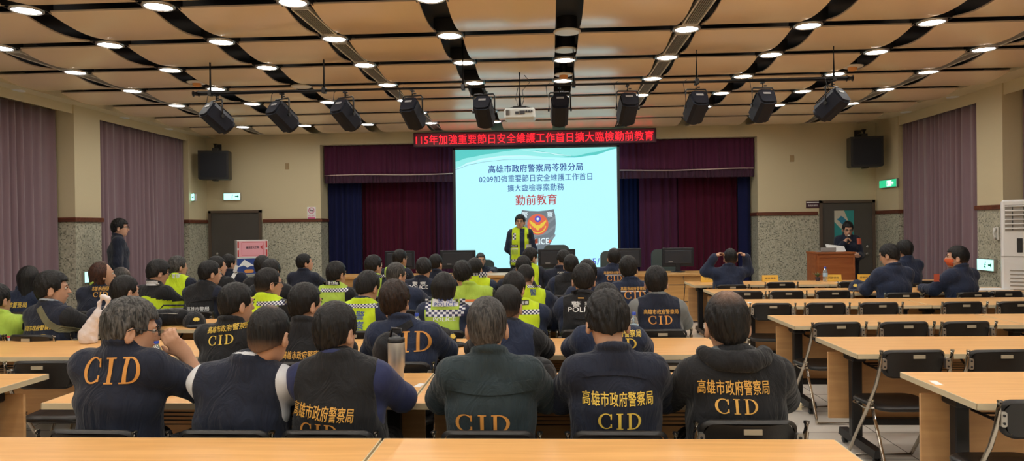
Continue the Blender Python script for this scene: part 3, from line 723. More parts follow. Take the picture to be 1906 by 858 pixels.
# ================================================================ furniture
NEAR = [2.05, 3.30, 4.54, 5.80, 7.20, 8.50, 9.75]       # near edge of each row of tables
TD = .70; TZ = .74
def make_table(L):
    """folding training table: beech top, black T legs on castors, wooden modesty board, wire shelf"""
    r = empty('folding_table'); h = L/2
    t = MB(); t.box((-h+.004, -.346, TZ-.030), (h-.004, .346, TZ), .002); t.build('tabletop', M_beech, r)
    e = MB(); e.box((-h, -.35, TZ-.031), (h, -.3455, TZ-.001)); e.box((-h, .3455, TZ-.031), (h, .35, TZ-.001)); e.box((-h, -.35, TZ-.031), (-h+.0045, .35, TZ-.001)); e.box((h-.0045, -.35, TZ-.031), (h, .35, TZ-.001))
    e.build('edge_band', M_edge, r)
    b = MB(); b.box((-h+.02, .17, .20), (h-.02, .19, .66), .002); b.build('modesty_board', M_board, r)
    for sx in (-1, 1):
        x = sx*(h-.17); g = MB(); g.box((x-.035, .06, .10), (x+.035, .12, .69), .006); g.box((x-.03, -.20, .672), (x+.03, .24, .708), .004); g.box((x-.05, .02, .62), (x+.05, .17, .70), .01)
        lg = g.build('leg', M_black, r)
        f = MB(); f.prism([(-.035, .055), (.035, .055), (.028, .105), (-.028, .105)], -.26, .30, Matrix.Translation((x, 0, 0))); f.build('foot', M_black, r)
        for y in (-.22, .27):
            c = MB(); c.tube([(x, y, .04), (x, y, .062)], .012, 8); c.lathe([(.012, -.017), (.025, -.016), (.025, -.004), (.012, -.003), (.012, .003), (.025, .004), (.025, .016), (.012, .017)], (x, y+.0, .026), 14, (1, 0, 0)); c.build('castor', M_blackp, r)
    g = MB(); g.box((-h+.15, .10, .17), (h-.15, .15, .215), .004); g.build('lower_beam', M_black, r)
    s_ = MB()
    for q in range(5): y = -.19+q*.075; s_.tube([(-h+.24, y, .595), (h-.24, y, .595)], .0055, 6)
    for x in (-h+.24, 0, h-.24): s_.tube([(x, -.20, .70), (x, -.21, .62), (x, -.17, .595), (x, .10, .595), (x, .14, .62), (x, .14, .70)], .008, 8)
    s_.build('wire_shelf', M_black, r)
    return r
TABLES = {}
tp = {}
def table(L, x0, row, label, group):
    if L not in tp: tp[L] = make_table(L); o = tp[L]
    else: o = copy_tree(tp[L])
    o.location = (x0+L/2, NEAR[row]+TD/2, 0); tag(o, label, 'table', group)
    return o
RN = ['nearest', 'second', 'third', 'fourth', 'fifth', 'sixth', 'seventh']
# left and middle block
LX = [-4.26, -2.46, -.66]
for row in range(7):
    for ci, x0 in enumerate(LX):
        if row == 0: x0 = [-4.28, -2.47, -.66][ci]
        if row == 1: x0 = [-4.74, -2.47, -.66][ci]
        if row == 6 and ci == 0: continue
        table(1.73 if (row == 0 and ci == 2) else 1.8, x0, row, f'beech folding table, {["left", "middle", "right"][ci]} one in the {RN[row]} row of the occupied block', 'tables of the occupied block')
for row in range(1, 7):
    for ci in range(2 if row < 4 else 3):
        x0 = (1.91 if row < 3 else 1.95)+ci*1.81
        if x0+1.8 > 6.3: continue
        table(1.8, x0, row, f'beech folding table, {["aisle side", "wall side", "outer"][ci]} one in the {RN[row-1]} row of the nearly empty right block', 'tables of the right block')
# ---------------------------------------------------------------- folding chairs
M_chairb = plain('black vinyl', (0.014, 0.013, 0.013), 0.42, bump=.06, bscale=150)
M_chairt = plain('warm chrome tube', (0.52, 0.47, 0.40), 0.22, metal=1.0)
M_tape = plain('cream sticker', (0.42, 0.36, 0.26), .6)
def make_chair():
    """folding chair; the sitter faces +y; origin on the floor under the seat"""
    r = empty('folding_chair')
    # backrest: slightly dished rounded panel
    n = 14; vs = []; fs = []; W_, H_ = .375, .185; out = rrect(W_, H_, .055, 6)
    zc = .735; tilt = -.16
    b = MB(); prof = []
    for (x, z) in out:
        x2 = x*(1+.10*(z/H_)); prof.append((x2, z))
    def bk(x, z, y): return (x, -.215+y+tilt*(z)+.05*(1-(abs(x)/.19)**2)*-1+.03, zc+z)
    nn = len(prof); inner = [(x*.93, z*.86) for x, z in prof]
    V = []
    for (q, y) in ((prof, .008), (inner, .0), (prof, -.008+.0), (inner, -.014)):
        pass
    L0 = [bk(x, z, .012) for x, z in inner]; L1 = [bk(x, z, .004) for x, z in prof]; L2 = [bk(x, z, -.008) for x, z in prof]; L3 = [bk(x, z, -.016) for x, z in inner]
    V = L0+L1+L2+L3; F_ = []
    for a in range(3):
        for i in range(nn): j = (i+1) % nn; F_.append((a*nn+i, a*nn+j, (a+1)*nn+j, (a+1)*nn+i))
    # strips closing front and back across the panel
    def fillstrip(o_, flip):
        for i in range(nn//2-1):
            a, b2, c, d = i, i+1, nn-2-i, nn-1-i
            F_.append((o_+a, o_+b2, o_+c, o_+d) if flip else (o_+d, o_+c, o_+b2, o_+a))
    # split columns so that the dish shows
    b._add(V, F_, True)
    k = 10
    for (src, y, fl) in ((inner, .012, 1), (inner, -.016, 0)):
        pts = sorted(set(round(x, 4) for x, z in src)); V2 = []; xs_ = np.linspace(min(pts), max(pts), 17)
        top = lambda x: max([z for (xx, z) in src if abs(xx-x) < .012] or [0]); 
        poly_ = src
        def ext(x):
            zs = []
            for i in range(nn):
                (xa, za), (xb, zb) = poly_[i], poly_[(i+1) % nn]
                if (xa-x)*(xb-x) <= 0 and abs(xa-xb) > 1e-9: zs.append(za+(zb-za)*(x-xa)/(xb-xa))
            return (min(zs), max(zs)) if zs else (0, 0)
        for x in xs_:
            x = min(max(x, min(pts)+1e-4), max(pts)-1e-4); lo, hi = ext(x)
            for q in range(4): V2.append(bk(x, lo+(hi-lo)*q/3, y))
        F2 = []
        for i in range(16):
            for q in range(3): a = i*4+q; F2.append((a, a+4, a+5, a+1) if not fl else (a, a+1, a+5, a+4))
        b._add(V2, F2, True)
    b.build('backrest', M_chairb, r)
    MB().box((-.035, -.006, -.011), (.035, 0, .011), 0, Matrix.Translation(bk(.0, .055, -.022))).build('label_plate', M_tape, r)
    # seat
    out = rrect(.40, .39, .09, 6, 0, .0); s_ = MB(); z0 = .415
    def ring(sc, z): return [(x*sc*(1+.06*y/.2), y*sc+.015, z) for x, y in out]
    R_ = [ring(.90, z0-.002), ring(1.0, z0+.008), ring(1.0, z0+.022), ring(.93, z0+.034), ring(.60, z0+.030), ring(.02, z0+.026)]
    V = sum(R_, []); m_ = len(out); F_ = [tuple(range(m_))[::-1]]
    for a in range(5):
        for i in range(m_): j = (i+1) % m_; F_.append((a*m_+i, a*m_+j, (a+1)*m_+j, (a+1)*m_+i))
    F_.append(tuple(5*m_+i for i in range(m_))); s_._add(V, F_, True); s_.build('seat', M_chairb, r)
    for sx in (-1, 1):
        x = sx*.213
        g = MB(); g.tube([(x, -.241, .822), (x, -.234, .78), (x, -.215, .70), (x, -.175, .60), (x*1.0, -.10, .47), (x, .02, .30), (x, .20, .045), (x*.97, .215, .016)], .0115, 10); g.build('side_tube', M_chairt, r)
        g = MB(); g.tube([(x*.94, -.085, .45), (x*.94, -.17, .27), (x*.96, -.27, .05), (x*.96, -.28, .014)], .011, 10); g.build('rear_leg', M_chairt, r)
        g = MB(); g.tube([(x, -.105, .48), (x*.93, -.09, .455)], .017, 10); g.build('hinge', M_chairt, r)
        g = MB(); g.prism(rrect(.026, .07, .010, 4), -.012, .012, Matrix.Translation((x-sx*.022, -.225, .74))); br = g.build('bracket', M_steel, r)
        g = MB()
        for z in (.722, .758): g = MB(); g.lathe([(.006, 0), (.006, .004), (.003, .005)], (x-sx*.022, -.237, z), 8, (0, -1, 0)); g.build('screw', M_black, br)
        g = MB(); g.tube([(x, -.2415, .822), (x, -.242, .828)], .013, 10); g.build('end_plug', M_chairt, r)
    g = MB(); g.tube([(-.207, .215, .014), (.207, .215, .014)], .010, 8); g.build('front_rung', M_chairt, r)
    g = MB(); g.tube([(-.205, -.28, .014), (.205, -.28, .014)], .010, 8); g.build('rear_rung', M_chairt, r)
    g = MB(); g.tube([(-.20, .15, .405), (-.205, .0, .405), (-.20, -.12, .43)], .008, 8); g.tube([(.20, .15, .405), (.205, .0, .405), (.20, -.12, .43)], .008, 8); g.tube([(-.2, .15, .405), (.2, .15, .405)], .008, 8); g.build('seat_frame', M_chairt, r)
    for c in kids(r):
        for c2 in [c]+kids(c):
            for v in c2.data.vertices: v.co.z *= .952
    return r
chair0 = make_chair(); _cu = [False]
def chair(x, y, rz, label, group='folding chairs'):
    o = chair0 if not _cu[0] else copy_tree(chair0); _cu[0] = True
    o.location = (x, y, 0); o.rotation_euler = (0, 0, rz); tag(o, label, 'chair', group); return o
def CY(row): return NEAR[row]-.17
# empty chairs, right block; pixel column of each chair's centre
right_rows = {1: (1948,), 2: (1701, 1862), 3: (1557, 1684, 1798), 4: (1442, 1540, 1636, 1794, 1893), 5: (1393, 1467, 1555), 6: (1455, 1590, 1745)}
for row, pxs in right_rows.items():
    for i, px in enumerate(pxs):
        y = NEAR[row]+.10; X = P(px, 600, y-.23).x
        chair(X, y, math.radians(random.uniform(-5, 5)), f'empty black folding chair, {ORD[i]} from the aisle in the {RN[row-1]} row of the right block', 'empty folding chairs of the right block')
chair(P(1850, 600, CY(5)).x, CY(5), 0, 'empty black folding chair between the masked person and the air conditioner', 'empty folding chairs of the right block')
# empty chairs, left block
chair(P(80, 700, CY(2)-.2).x, CY(2), .05, 'empty black folding chair between the near left table corner and the gray haired person', 'empty folding chairs of the left block')
chair(P(1252, 650, CY(2)-.2).x, CY(2)-.04, -.04, 'empty black folding chair between the bowed officer and the man with thinning crown', 'empty folding chairs of the left block')
chair(P(172, 560, CY(4)-.2).x-.1, CY(4), .1, 'empty black folding chair behind the white plastic bag', 'empty folding chairs of the left block')
# ---------------------------------------------------------------- head table with monitors
HY = 11.45; HZ = .79
for i, (x0, lb) in enumerate(((-3.55, 'left'), (-1.5, 'middle'), (.55, 'right'))):
    r = empty('conference_desk', (x0+1.0, HY+.35, 0)); tag(r, f'honey wood conference desk with closed front below the screen, {lb} of three', 'desk', 'conference desks before the screen')
    m = MB(); m.box((-1.02, -.36, HZ-.04), (1.02, .36, HZ), .004); m.build('desktop', M_deskw, r)
    m = MB(); m.box((-1.0, -.30, .02), (1.0, -.28, HZ-.04)); m.build('front_panel', M_deskw, r)
    for sx in (-1, 1): m = MB(); m.box((sx*.99-.02, -.32, 0), (sx*.99+.02, .32, HZ-.04)); m.build('side_panel', M_deskw, r)
    m = MB(); m.box((-.97, -.305, .33), (.97, -.300, .345)); m.box((-.97, -.305, .60), (.97, -.300, .612)); m.build('groove_strip', M_doorframe, r)
M_mon = plain('monitor black', (0.010, 0.012, 0.018), .35); M_monf = plain('monitor rear', (0.018, 0.022, 0.032), .4)
mon = None
for i, (px, pt, wd, lb) in enumerate(((742, 466, .0, 'monitor leftmost on the conference desks, left of the bald spotted head'), (851, 471, .1, 'wide black monitor just left of the screen edge on the conference desk'), (1036, 468, .12, 'wide black monitor on the desk right of the speaker in the vest'), (1166, 466, 0, 'black monitor on the desk at the right edge of the screen'), (1263, 466, .02, 'black monitor at the right end of the conference desks'))):
    r = empty('monitor', (P(px, pt, HY+.3).x, HY+.38, HZ)); tag(r, lb if 'black' in lb else 'black '+lb, 'monitor', 'monitors on the conference desks')
    w2 = .25+wd/2; m = MB(); m.box((-w2, -.02, .09), (w2, .02, .40), .008); m.build('screen_shell', M_mon, r)
    m = MB(); m.box((-w2*.86, -.032, .14), (w2*.86, -.02, .36), .006); m.build('rear_cover', M_monf, r)
    m = MB(); m.box((-.04, -.03, .02), (.04, .0, .16), .005); m.build('neck', M_mon, r)
    m = MB(); m.lathe([(.12, 0), (.12, .012), (.04, .02)], (0, -.0, 0), 20); m.build('stand', M_mon, r)
    m = MB(); m.box((-w2*.6, -.034, .165), (-w2*.35, -.031, .178)); m.build('label_strip', M_lab, r)
M_pad = plain('grey green leather', (0.06, 0.085, 0.085), .45)
for i, (px, lb) in enumerate(((1036, 'grey green swivel chair behind the wide monitor'), (1144, 'grey green swivel chair beside the balding officer'), (1241, 'grey green swivel chair beside the right end monitor'))):
    y = HY+1.0; r = empty('swivel_chair', (P(px, 480, y).x, y, 0), math.pi); tag(r, lb, 'chair', 'swivel chairs at the conference desks')
    m = MB(); m.prism(rrect(.46, .60, .10, 5, 0, (.94, .82, .84)[i]), -.30, -.22); m.build('backrest', M_pad, r)
    m = MB(); m.box((-.24, -.22, .44), (.24, .24, .53), .03); m.build('seat', M_pad, r)
    m = MB(); m.tube([(0, 0, .08), (0, 0, .45)], .03, 10); m.tube([(0, -.2, .46), (0, -.27, .6)], .03, 8); m.build('column', M_black, r)
    for q in range(5):
        a = q*2*math.pi/5; m = MB(); m.tube([(0, 0, .10), (.28*math.cos(a), .28*math.sin(a), .06)], [.03, .018], 8); m.lathe([(.03, -.02), (.03, .02)], (.28*math.cos(a), .28*math.sin(a), .03), 10, (math.sin(a), -math.cos(a), 0)); m.build('base_arm', M_black, r)
    for sx in (-1, 1): m = MB(); m.tube([(sx*.25, -.2, .62), (sx*.27, .1, .66), (sx*.26, .15, .5)], .02, 8); m.build('armrest', M_black, r)
# ---------------------------------------------------------------- podium
p = P(1537, 472, 11.9); PX = (P(1501, 472, 11.85).x+P(1572, 472, 11.85).x)/2
r = empty('podium', (PX+.17, 12.1, 0)); tag(r, 'cherry wood lectern in front of the right hand door', 'podium')
m = MB(); m.box((-.30, -.24, .0), (.30, -.22, 1.06), .003); m.build('front_board', M_podium, r)
m = MB()
for a in ((-.30, .06, -.27, 1.04), (.27, .06, .30, 1.04), (-.27, .06, .27, .12), (-.27, 1.0, .27, 1.04)): m.box((a[0], -.252, a[1]), (a[2], -.24, a[3]), .003)
m.build('front_moulding', M_podium, r)
for sx in (-1, 1): m = MB(); m.box((sx*.29-.012, -.22, 0), (sx*.29+.012, .22, 1.06)); m.build('side_board', M_podium, r)
m = MB(); m.box((-.31, -.26, 1.06), (.31, .24, 1.09), .004); m.build('top', M_podium, r)
m = MB(); m.box((-.28, -.2, .5), (.28, .2, .52)); m.build('shelf', M_podium, r)
# ---------------------------------------------------------------- cartons by the left door
M_pinkb = plain('pink carton', (0.78, 0.36, 0.42), .6); M_redb = plain('red tape', (0.50, 0.03, 0.03), .5); M_blueb = plain('blue carton ink', (0.015, 0.05, 0.24), .5); M_cart = plain('carton white', (0.68, 0.68, 0.66), .6)
BY = 12.55
a, b_ = P(431, 448, BY), P(485, 482, BY)
cx, wz = (a.x+b_.x)/2, (b_.x-a.x)
zt, zm, zb = P(458, 447, BY).z, P(458, 480, BY).z, P(458, 511, BY).z
r = empty('cabinet', (cx, BY+.22, 0), math.radians(30)); tag(r, 'low grey cabinet under the stacked cartons by the left door', 'cabinet')
M_cab = plain('grey green cabinet', (.30, .31, .26), .5)
m = MB(); m.box((-.28, -.22, 0), (.28, .2, zb-.002), .005); m.build('body', M_cab, r)
for sx in (-1, 1): m = MB(); m.box((sx*.14-.13, -.235, .04), (sx*.14+.13, -.22, zb-.04), .003); d = m.build('door', M_cab, r); k = MB(); k.tube([(sx*.03, -.25, .35), (sx*.03, -.25, .45)], .006, 6); k.build('handle', M_steel, d)
for nm2, z0, z1, mt, lb in (('carton', zm+.002, zt, M_pinkb, 'pink and white carton on top of the blue one by the left door'), ('carton', zb, zm, M_blueb, 'blue carton printed with white mountains under the pink one')):
    r = empty(nm2, (cx, BY+.22, z0), math.radians(30)); tag(r, lb, 'box', None); h = z1-z0; w2 = wz/2
    m = MB(); m.box((-w2, -.20, 0), (w2, .18, h), .003); m.build('box_body', M_cart, r)
    if mt is M_pinkb:
        m = MB(); m.box((-w2+.04, -.203, .02), (w2-.045, -.20, h-.02)); m.build('pink_face', mt, r)
        m = MB(); 
        for q in ((-w2+.01, .02, -w2+.035, h*.45), (-w2+.01, h*.55, -w2+.035, h-.02), (w2-.038, .02, w2-.01, h*.45), (w2-.038, h*.55, w2-.01, h-.02)): m.box((q[0], -.204, q[1]), (q[2], -.20, q[3]))
        m.build('red_strip', M_redb, r)
        k = MB(); x0, x1, z0_, z1_ = -w2+.08, w2-.08, .04, h-.045
        for q in ((x0, z0_, x1, z0_+.004), (x0, z1_, x1, z1_+.004), (x0, z0_, x0+.004, z1_), (x1, z0_, x1+.004, z1_)): k.box((q[0], -.2045, q[1]), (q[2], -.203, q[3]))
        k.build('printed_frame', M_redb, r); flat_text('carton_text', '嚴選愛文芒果', (0, -.2035, h*.58), .22, .045, M_ink, r, bold=.02)
        k = MB(); k.prism([(.13, h*.6), (.16, h*.66), (.19, h*.75), (.165, h*.58), (.19, h*.45), (.15, h*.53)], -.205, -.2035); k.build('printed_ribbon', M_redb, r)
    else:
        m = MB(); m.box((-w2+.0, -.203, .01), (w2*.30, -.20, h-.01)); m.box((w2*.36, -.203, .01), (w2-.0, -.20, h-.01)); m.build('blue_face', mt, r)
        m = MB()
        for ox, sc in ((-w2*.35, 1), (w2*.72, .62)): m.prism([(ox-.16*sc, h*.45), (ox-.05*sc, h*.90), (ox+.03*sc, h*.72), (ox+.13*sc, h*.50), (ox+.06*sc, h*.52), (ox, h*.42), (ox-.06*sc, h*.55)], -.206, -.203)
        m.build('white_mountain', M_paper, r)
        m = MB(); m.prism(rrect(.16, .06, .03, 4, -w2*.25, h*.2), -.206, -.203); m.build('orange_badge', M_amber, r)
# ---------------------------------------------------------------- standing air conditioner
AY = 8.75; X0 = P(1876, 420, AY).x; r = empty('air_conditioner', (X0+.26, AY+.02, 0), math.radians(-30)); tag(r, 'tall white floor standing air conditioner at the right wall', 'air conditioner')
zt = P(1890, 372, AY).z
m = MB(); m.box((-.28, -.18, 0), (.28, .20, zt), .02); m.build('cabinet', M_white, r)
m = MB(); m.box((-.245, -.186, zt-.37), (.25, -.182, zt-.06)); m.build('outlet_recess', M_grille, r)
m = MB()
for q in range(6): z = zt-.345+q*.052; m.box((-.245, -.200, z), (.25, -.180, z+.016), .004)
m.build('louvres', M_white, r)
m = MB()
for q in range(4): x = -.17+q*.11; m.box((x-.004, -.192, zt-.36), (x+.004, -.186, zt-.07))
m.build('vane', M_black, r)
z = P(1888, 457, AY).z; m = MB(); m.box((-.13, -.19, z-.08), (-.075, -.182, z+.09), .003); m.build('display', M_mon, r)
m = MB(); m.box((-.285, -.184, z-.13), (.285, -.180, z-.124)); m.build('panel_seam', M_grille, r)
m = MB()
for q in range(9): zz = z-.30-q*.045; m.box((-.20, -.186, zz), (.24, -.181, zz+.012))
m.build('intake_slot', M_grille, r)
m = MB(); m.tube([(.0, .05, zt-.01), (.0, .05, zt+.10), (.06, .06, zt+.22), (.2, .1, zt+.32), (.6, .14, zt+.36)], .035, 12); m.build('flexible_duct', M_offwhite, r)
# ================================================================ people
def smin(a, b, k):
    h = np.maximum(k-np.abs(a-b), 0.0)/k
    return np.minimum(a, b)-h*h*k*.25
class Field:
    """signed distance samples on a box grid; shapes are blended in, then meshed with surface nets"""
    def __init__(s, lo, hi, h):
        s.lo = np.array(lo, np.float32); s.h = h; s.n = np.ceil((np.array(hi)-s.lo)/h).astype(int)+1
        s.ax = [(s.lo[a]+h*np.arange(s.n[a])).astype(np.float32) for a in range(3)]
        s.v = np.full(tuple(s.n), .3, np.float32)
    def sub(s, lo, hi, mg):
        i0 = [int(max(0, math.floor((lo[a]-mg-s.lo[a])/s.h))) for a in range(3)]
        i1 = [int(min(s.n[a], math.ceil((hi[a]+mg-s.lo[a])/s.h)+1)) for a in range(3)]
        if any(i1[a] <= i0[a] for a in range(3)): return None, None
        sl = tuple(slice(i0[a], i1[a]) for a in range(3))
        P_ = (s.ax[0][sl[0]][:, None, None], s.ax[1][sl[1]][None, :, None], s.ax[2][sl[2]][None, None, :])
        return sl, P_
    def put(s, fn, lo, hi, k=.02, op='add'):
        mg = max(.03, k+.01) if op == 'add' else max(.02, k)
        sl, P_ = s.sub(lo, hi, mg)
        if sl is None: return s
        d = fn(*P_)
        if op == 'add': s.v[sl] = smin(s.v[sl], d, k)
        else: s.v[sl] = -smin(-s.v[sl], d, k)
        return s
    def ell(s, c, r, R=None, k=.02, op='add', tf=0.0):
        c = [float(x) for x in c]; r = [float(x)+tf for x in r]
        Rm = np.array(R) if R is not None else None; m = max(r)
        ext = r if Rm is None else [math.sqrt(sum((Rm[a][b]*r[b])**2 for b in range(3))) for a in range(3)]
        def fn(X, Y, Z):
            x, y, z = X-c[0], Y-c[1], Z-c[2]
            if Rm is not None:
                x, y, z = (x*Rm[0][0]+y*Rm[1][0]+z*Rm[2][0], x*Rm[0][1]+y*Rm[1][1]+z*Rm[2][1], x*Rm[0][2]+y*Rm[1][2]+z*Rm[2][2])
            k0 = np.sqrt((x/r[0])**2+(y/r[1])**2+(z/r[2])**2); k1 = np.sqrt((x/r[0]**2)**2+(y/r[1]**2)**2+(z/r[2]**2)**2)
            return k0*(k0-1)/np.maximum(k1, 1e-6)
        return s.put(fn, [c[a]-ext[a] for a in range(3)], [c[a]+ext[a] for a in range(3)], k, op)
    def cone(s, a, b, ra, rb, k=.02, op='add', tf=0.0, sx=1.0):
        a = [float(x) for x in a]; b = [float(x) for x in b]; ra += tf; rb += tf; m = max(ra, rb)
        A = (a[0]*sx, a[1], a[2]); B = (b[0]*sx, b[1], b[2]); ba = [B[i]-A[i] for i in range(3)]; L = max(1e-9, sum(q*q for q in ba))
        def fn(X, Y, Z):
            x, y, z = X*sx-A[0], Y-A[1], Z-A[2]; t = np.clip((x*ba[0]+y*ba[1]+z*ba[2])/L, 0, 1)
            return np.sqrt((x-t*ba[0])**2+(y-t*ba[1])**2+(z-t*ba[2])**2)-(ra+(rb-ra)*t)
        e = [m/sx, m, m]
        return s.put(fn, [min(a[i], b[i])-e[i] for i in range(3)], [max(a[i], b[i])+e[i] for i in range(3)], k, op)
    def half(s, fn, k=.01):
        """cut away where fn > 0"""
        d = fn(s.ax[0][:, None, None], s.ax[1][None, :, None], s.ax[2][None, None, :]); s.v = -smin(-s.v, -d+0*s.v, k); return s
    def ripple(s, amp, f=30., seed=0.):
        X, Y, Z = s.ax[0][:, None, None], s.ax[1][None, :, None], s.ax[2][None, None, :]
        n = np.sin(X*f*.9+2.1*np.sin(Z*f*.35+seed)+seed)*np.sin(Z*f*.8+1.7*np.sin(X*f*.5+Y*f*.3)+seed*2)*.6+np.sin(Z*f*1.9+X*f*1.1*np.sign(.5)+3*np.sin(Y*f*.4+seed))*.35
        s.v = s.v+amp*n.astype(np.float32); return s
    def mesh(s):
        v = s.v; neg = v < 0; n = s.n
        c = np.zeros((n[0]-1, n[1]-1, n[2]-1), np.int8)
        for i in (0, 1):
            for j in (0, 1):
                for k in (0, 1): c += neg[i:n[0]-1+i, j:n[1]-1+j, k:n[2]-1+k]
        act = (c > 0) & (c < 8); idx = np.argwhere(act)
        if len(idx) == 0: return np.zeros((0, 3)), np.zeros((0, 4), int)
        num = np.full(act.shape, -1, np.int64); num[act] = np.arange(len(idx))
        acc = np.zeros((len(idx), 3)); cnt = np.zeros(len(idx)); I, J, K = idx.T
        cor = {(i, j, k): v[I+i, J+j, K+k] for i in (0, 1) for j in (0, 1) for k in (0, 1)}
        for a in range(3):
            for p_ in (0, 1):
                for q in (0, 1):
                    c0 = [0, 0, 0]; o_ = [x for x in range(3) if x != a]; c0[o_[0]] = p_; c0[o_[1]] = q; c1 = list(c0); c1[a] = 1
                    va, vb = cor[tuple(c0)], cor[tuple(c1)]; cr = (va < 0) != (vb < 0)
                    t = np.where(cr, va/np.where(cr, va-vb, 1), 0)
                    pt = np.tile(np.array(c0, float), (len(idx), 1)); pt[:, a] = t
                    acc += pt*cr[:, None]; cnt += cr
        V = s.lo+(idx+acc/cnt[:, None])*s.h
        F_ = []
        for a in range(3):
            o1, o2 = [(1, 2), (2, 0), (0, 1)][a]
            sl0 = [slice(1, n[q]-1) for q in range(3)]; sl0[a] = slice(0, n[a]-1); sl1 = list(sl0); sl1[a] = slice(1, n[a])
            va, vb = neg[tuple(sl0)], neg[tuple(sl1)]; E_ = np.argwhere(va != vb); s_ = va[tuple(E_.T)]
            base = E_+[0 if q == a else 1 for q in range(3)]
            def g(d1, d2):
                w_ = base.copy(); w_[:, o1] -= d1; w_[:, o2] -= d2; return num[tuple(w_.T)]
            q = np.stack([g(1, 1), g(0, 1), g(0, 0), g(1, 0)], 1)
            q[~s_] = q[~s_][:, ::-1]; F_.append(q)
        F_ = np.concatenate(F_); F_ = F_[(F_ >= 0).all(1)]
        return V, F_
    def surf_y(s, xs, zs, side=-1):
        """y of the outer surface met when coming from -y (side -1) or from +y"""
        fx = np.clip((xs-s.lo[0])/s.h, 0, s.n[0]-1.001); fz = np.clip((zs-s.lo[2])/s.h, 0, s.n[2]-1.001)
        i = fx.astype(int); k = fz.astype(int); a = (fx-i)[:, None]; b = (fz-k)[:, None]
        L = s.v[i, :, k]*(1-a)*(1-b)+s.v[i+1, :, k]*a*(1-b)+s.v[i, :, k+1]*(1-a)*b+s.v[i+1, :, k+1]*a*b
        if side > 0: L = L[:, ::-1]
        neg = L < 0; j = neg.argmax(1); ok = neg.any(1) & (j > 0); j = np.maximum(j, 1)
        r = np.arange(len(xs)); l0, l1 = L[r, j-1], L[r, j]; t = np.where(l0 != l1, l0/np.where(l0 != l1, l0-l1, 1), 0)
        y = (j-1+t)*s.h
        y = s.lo[1]+y if side < 0 else s.lo[1]+(s.n[1]-1)*s.h-y
        return y, ok
def fast_mesh(name, V, F_, mats, parent, matidx=None, attr=None, uv=None):
    me = bpy.data.meshes.new(name); me.vertices.add(len(V)); me.vertices.foreach_set('co', np.asarray(V, np.float32).ravel())
    k = F_.shape[1]; me.loops.add(len(F_)*k); me.polygons.add(len(F_))
    me.loops.foreach_set('vertex_index', F_.ravel().astype(np.int32)); me.polygons.foreach_set('loop_start', (np.arange(len(F_))*k).astype(np.int32))
    me.polygons.foreach_set('use_smooth', np.ones(len(F_), bool))
    for m_ in (mats if isinstance(mats, (list, tuple)) else [mats]): me.materials.append(m_)
    if matidx is not None: me.polygons.foreach_set('material_index', matidx.astype(np.int32))
    if attr is not None: a = me.attributes.new('thin', 'FLOAT', 'POINT'); a.data.foreach_set('value', attr.astype(np.float32))
    me.update(calc_edges=True)
    o = bpy.data.objects.new(name, me); COL.objects.link(o)
    if parent: o.parent = parent
    return o
def cap_holes(F_): return F_
def rot3(yaw, pitch, roll):
    """columns: the turned x, y, z; yaw turns left, pitch nods forward"""
    cy, sy = math.cos(yaw), math.sin(yaw); cp, sp_ = math.cos(pitch), math.sin(pitch); cr, sr = math.cos(roll), math.sin(roll)
    Rz = np.array([[cy, -sy, 0], [sy, cy, 0], [0, 0, 1]]); Rx = np.array([[1, 0, 0], [0, cp, sp_], [0, -sp_, cp]]); Ry = np.array([[cr, 0, sr], [0, 1, 0], [-sr, 0, cr]])
    return Rz @ Rx @ Ry
M_skin = plain('skin', (0.54, 0.31, 0.205), 0.5, spec=.35, bump=.05, bscale=90, var=.08, vscale=25)
M_skinf = plain('fair skin', (0.60, 0.34, 0.23), 0.5, spec=.35, bump=.05, bscale=90, var=.08, vscale=25)
H_black = hairmat('black hair', (0.003, 0.003, 0.0035), (0.013, 0.012, 0.013)); H_brown = hairmat('brown black hair', (0.008, 0.004, 0.003), (0.035, 0.018, 0.012))
H_auburn = hairmat('auburn hair', (0.022, 0.008, 0.005), (0.075, 0.028, 0.015)); H_grey = hairmat('greying hair', (0.008, 0.008, 0.008), (0.11, 0.105, 0.10)); H_salt = hairmat('cropped grey hair', (0.012, 0.012, 0.012), (0.085, 0.08, 0.077), (0.33, 0.25, 0.21))
C_navy = cloth('navy jacket cloth', (0.0115, 0.016, 0.033)); C_black = cloth('black cloth', (0.011, 0.012, 0.015)); C_blue = cloth('mid navy cloth', (0.015, 0.024, 0.056)); C_tee = cloth('blue tee shirt', (0.022, 0.030, 0.095), .2)
C_teal = cloth('dark petrol cloth', (0.020, 0.034, 0.042)); C_white = cloth('white tee shirt', (0.62, 0.64, 0.68), .2); C_grey = cloth('heather grey sleeve', (0.17, 0.18, 0.18), .2); C_hi = cloth('hi vis yellow', (0.50, 0.68, 0.02), .3); C_hi2 = cloth('hi vis green yellow', (0.36, 0.52, 0.07), .3); C_dark = cloth('dark trousers', (0.010, 0.011, 0.016)); C_lblue = cloth('pale collar', (0.30, 0.34, 0.38), .1)
C_hood = cloth('grey hood lining', (0.10, 0.115, 0.12), .4)
M_gold = plain('gold embroidery', (0.72, 0.40, 0.075), .45, bump=.3, bscale=400); M_goldy = plain('yellow embroidery', (0.80, 0.58, 0.09), .45, bump=.3, bscale=400); M_goldo = plain('orange embroidery', (0.66, 0.30, 0.06), .5, bump=.3, bscale=400)
M_whitet = plain('white print', (0.75, 0.78, 0.80), .5); M_refl = plain('silver reflective tape', (0.62, 0.64, 0.68), .3); M_bluet = plain('blue print', (0.03, 0.07, 0.30), .5)
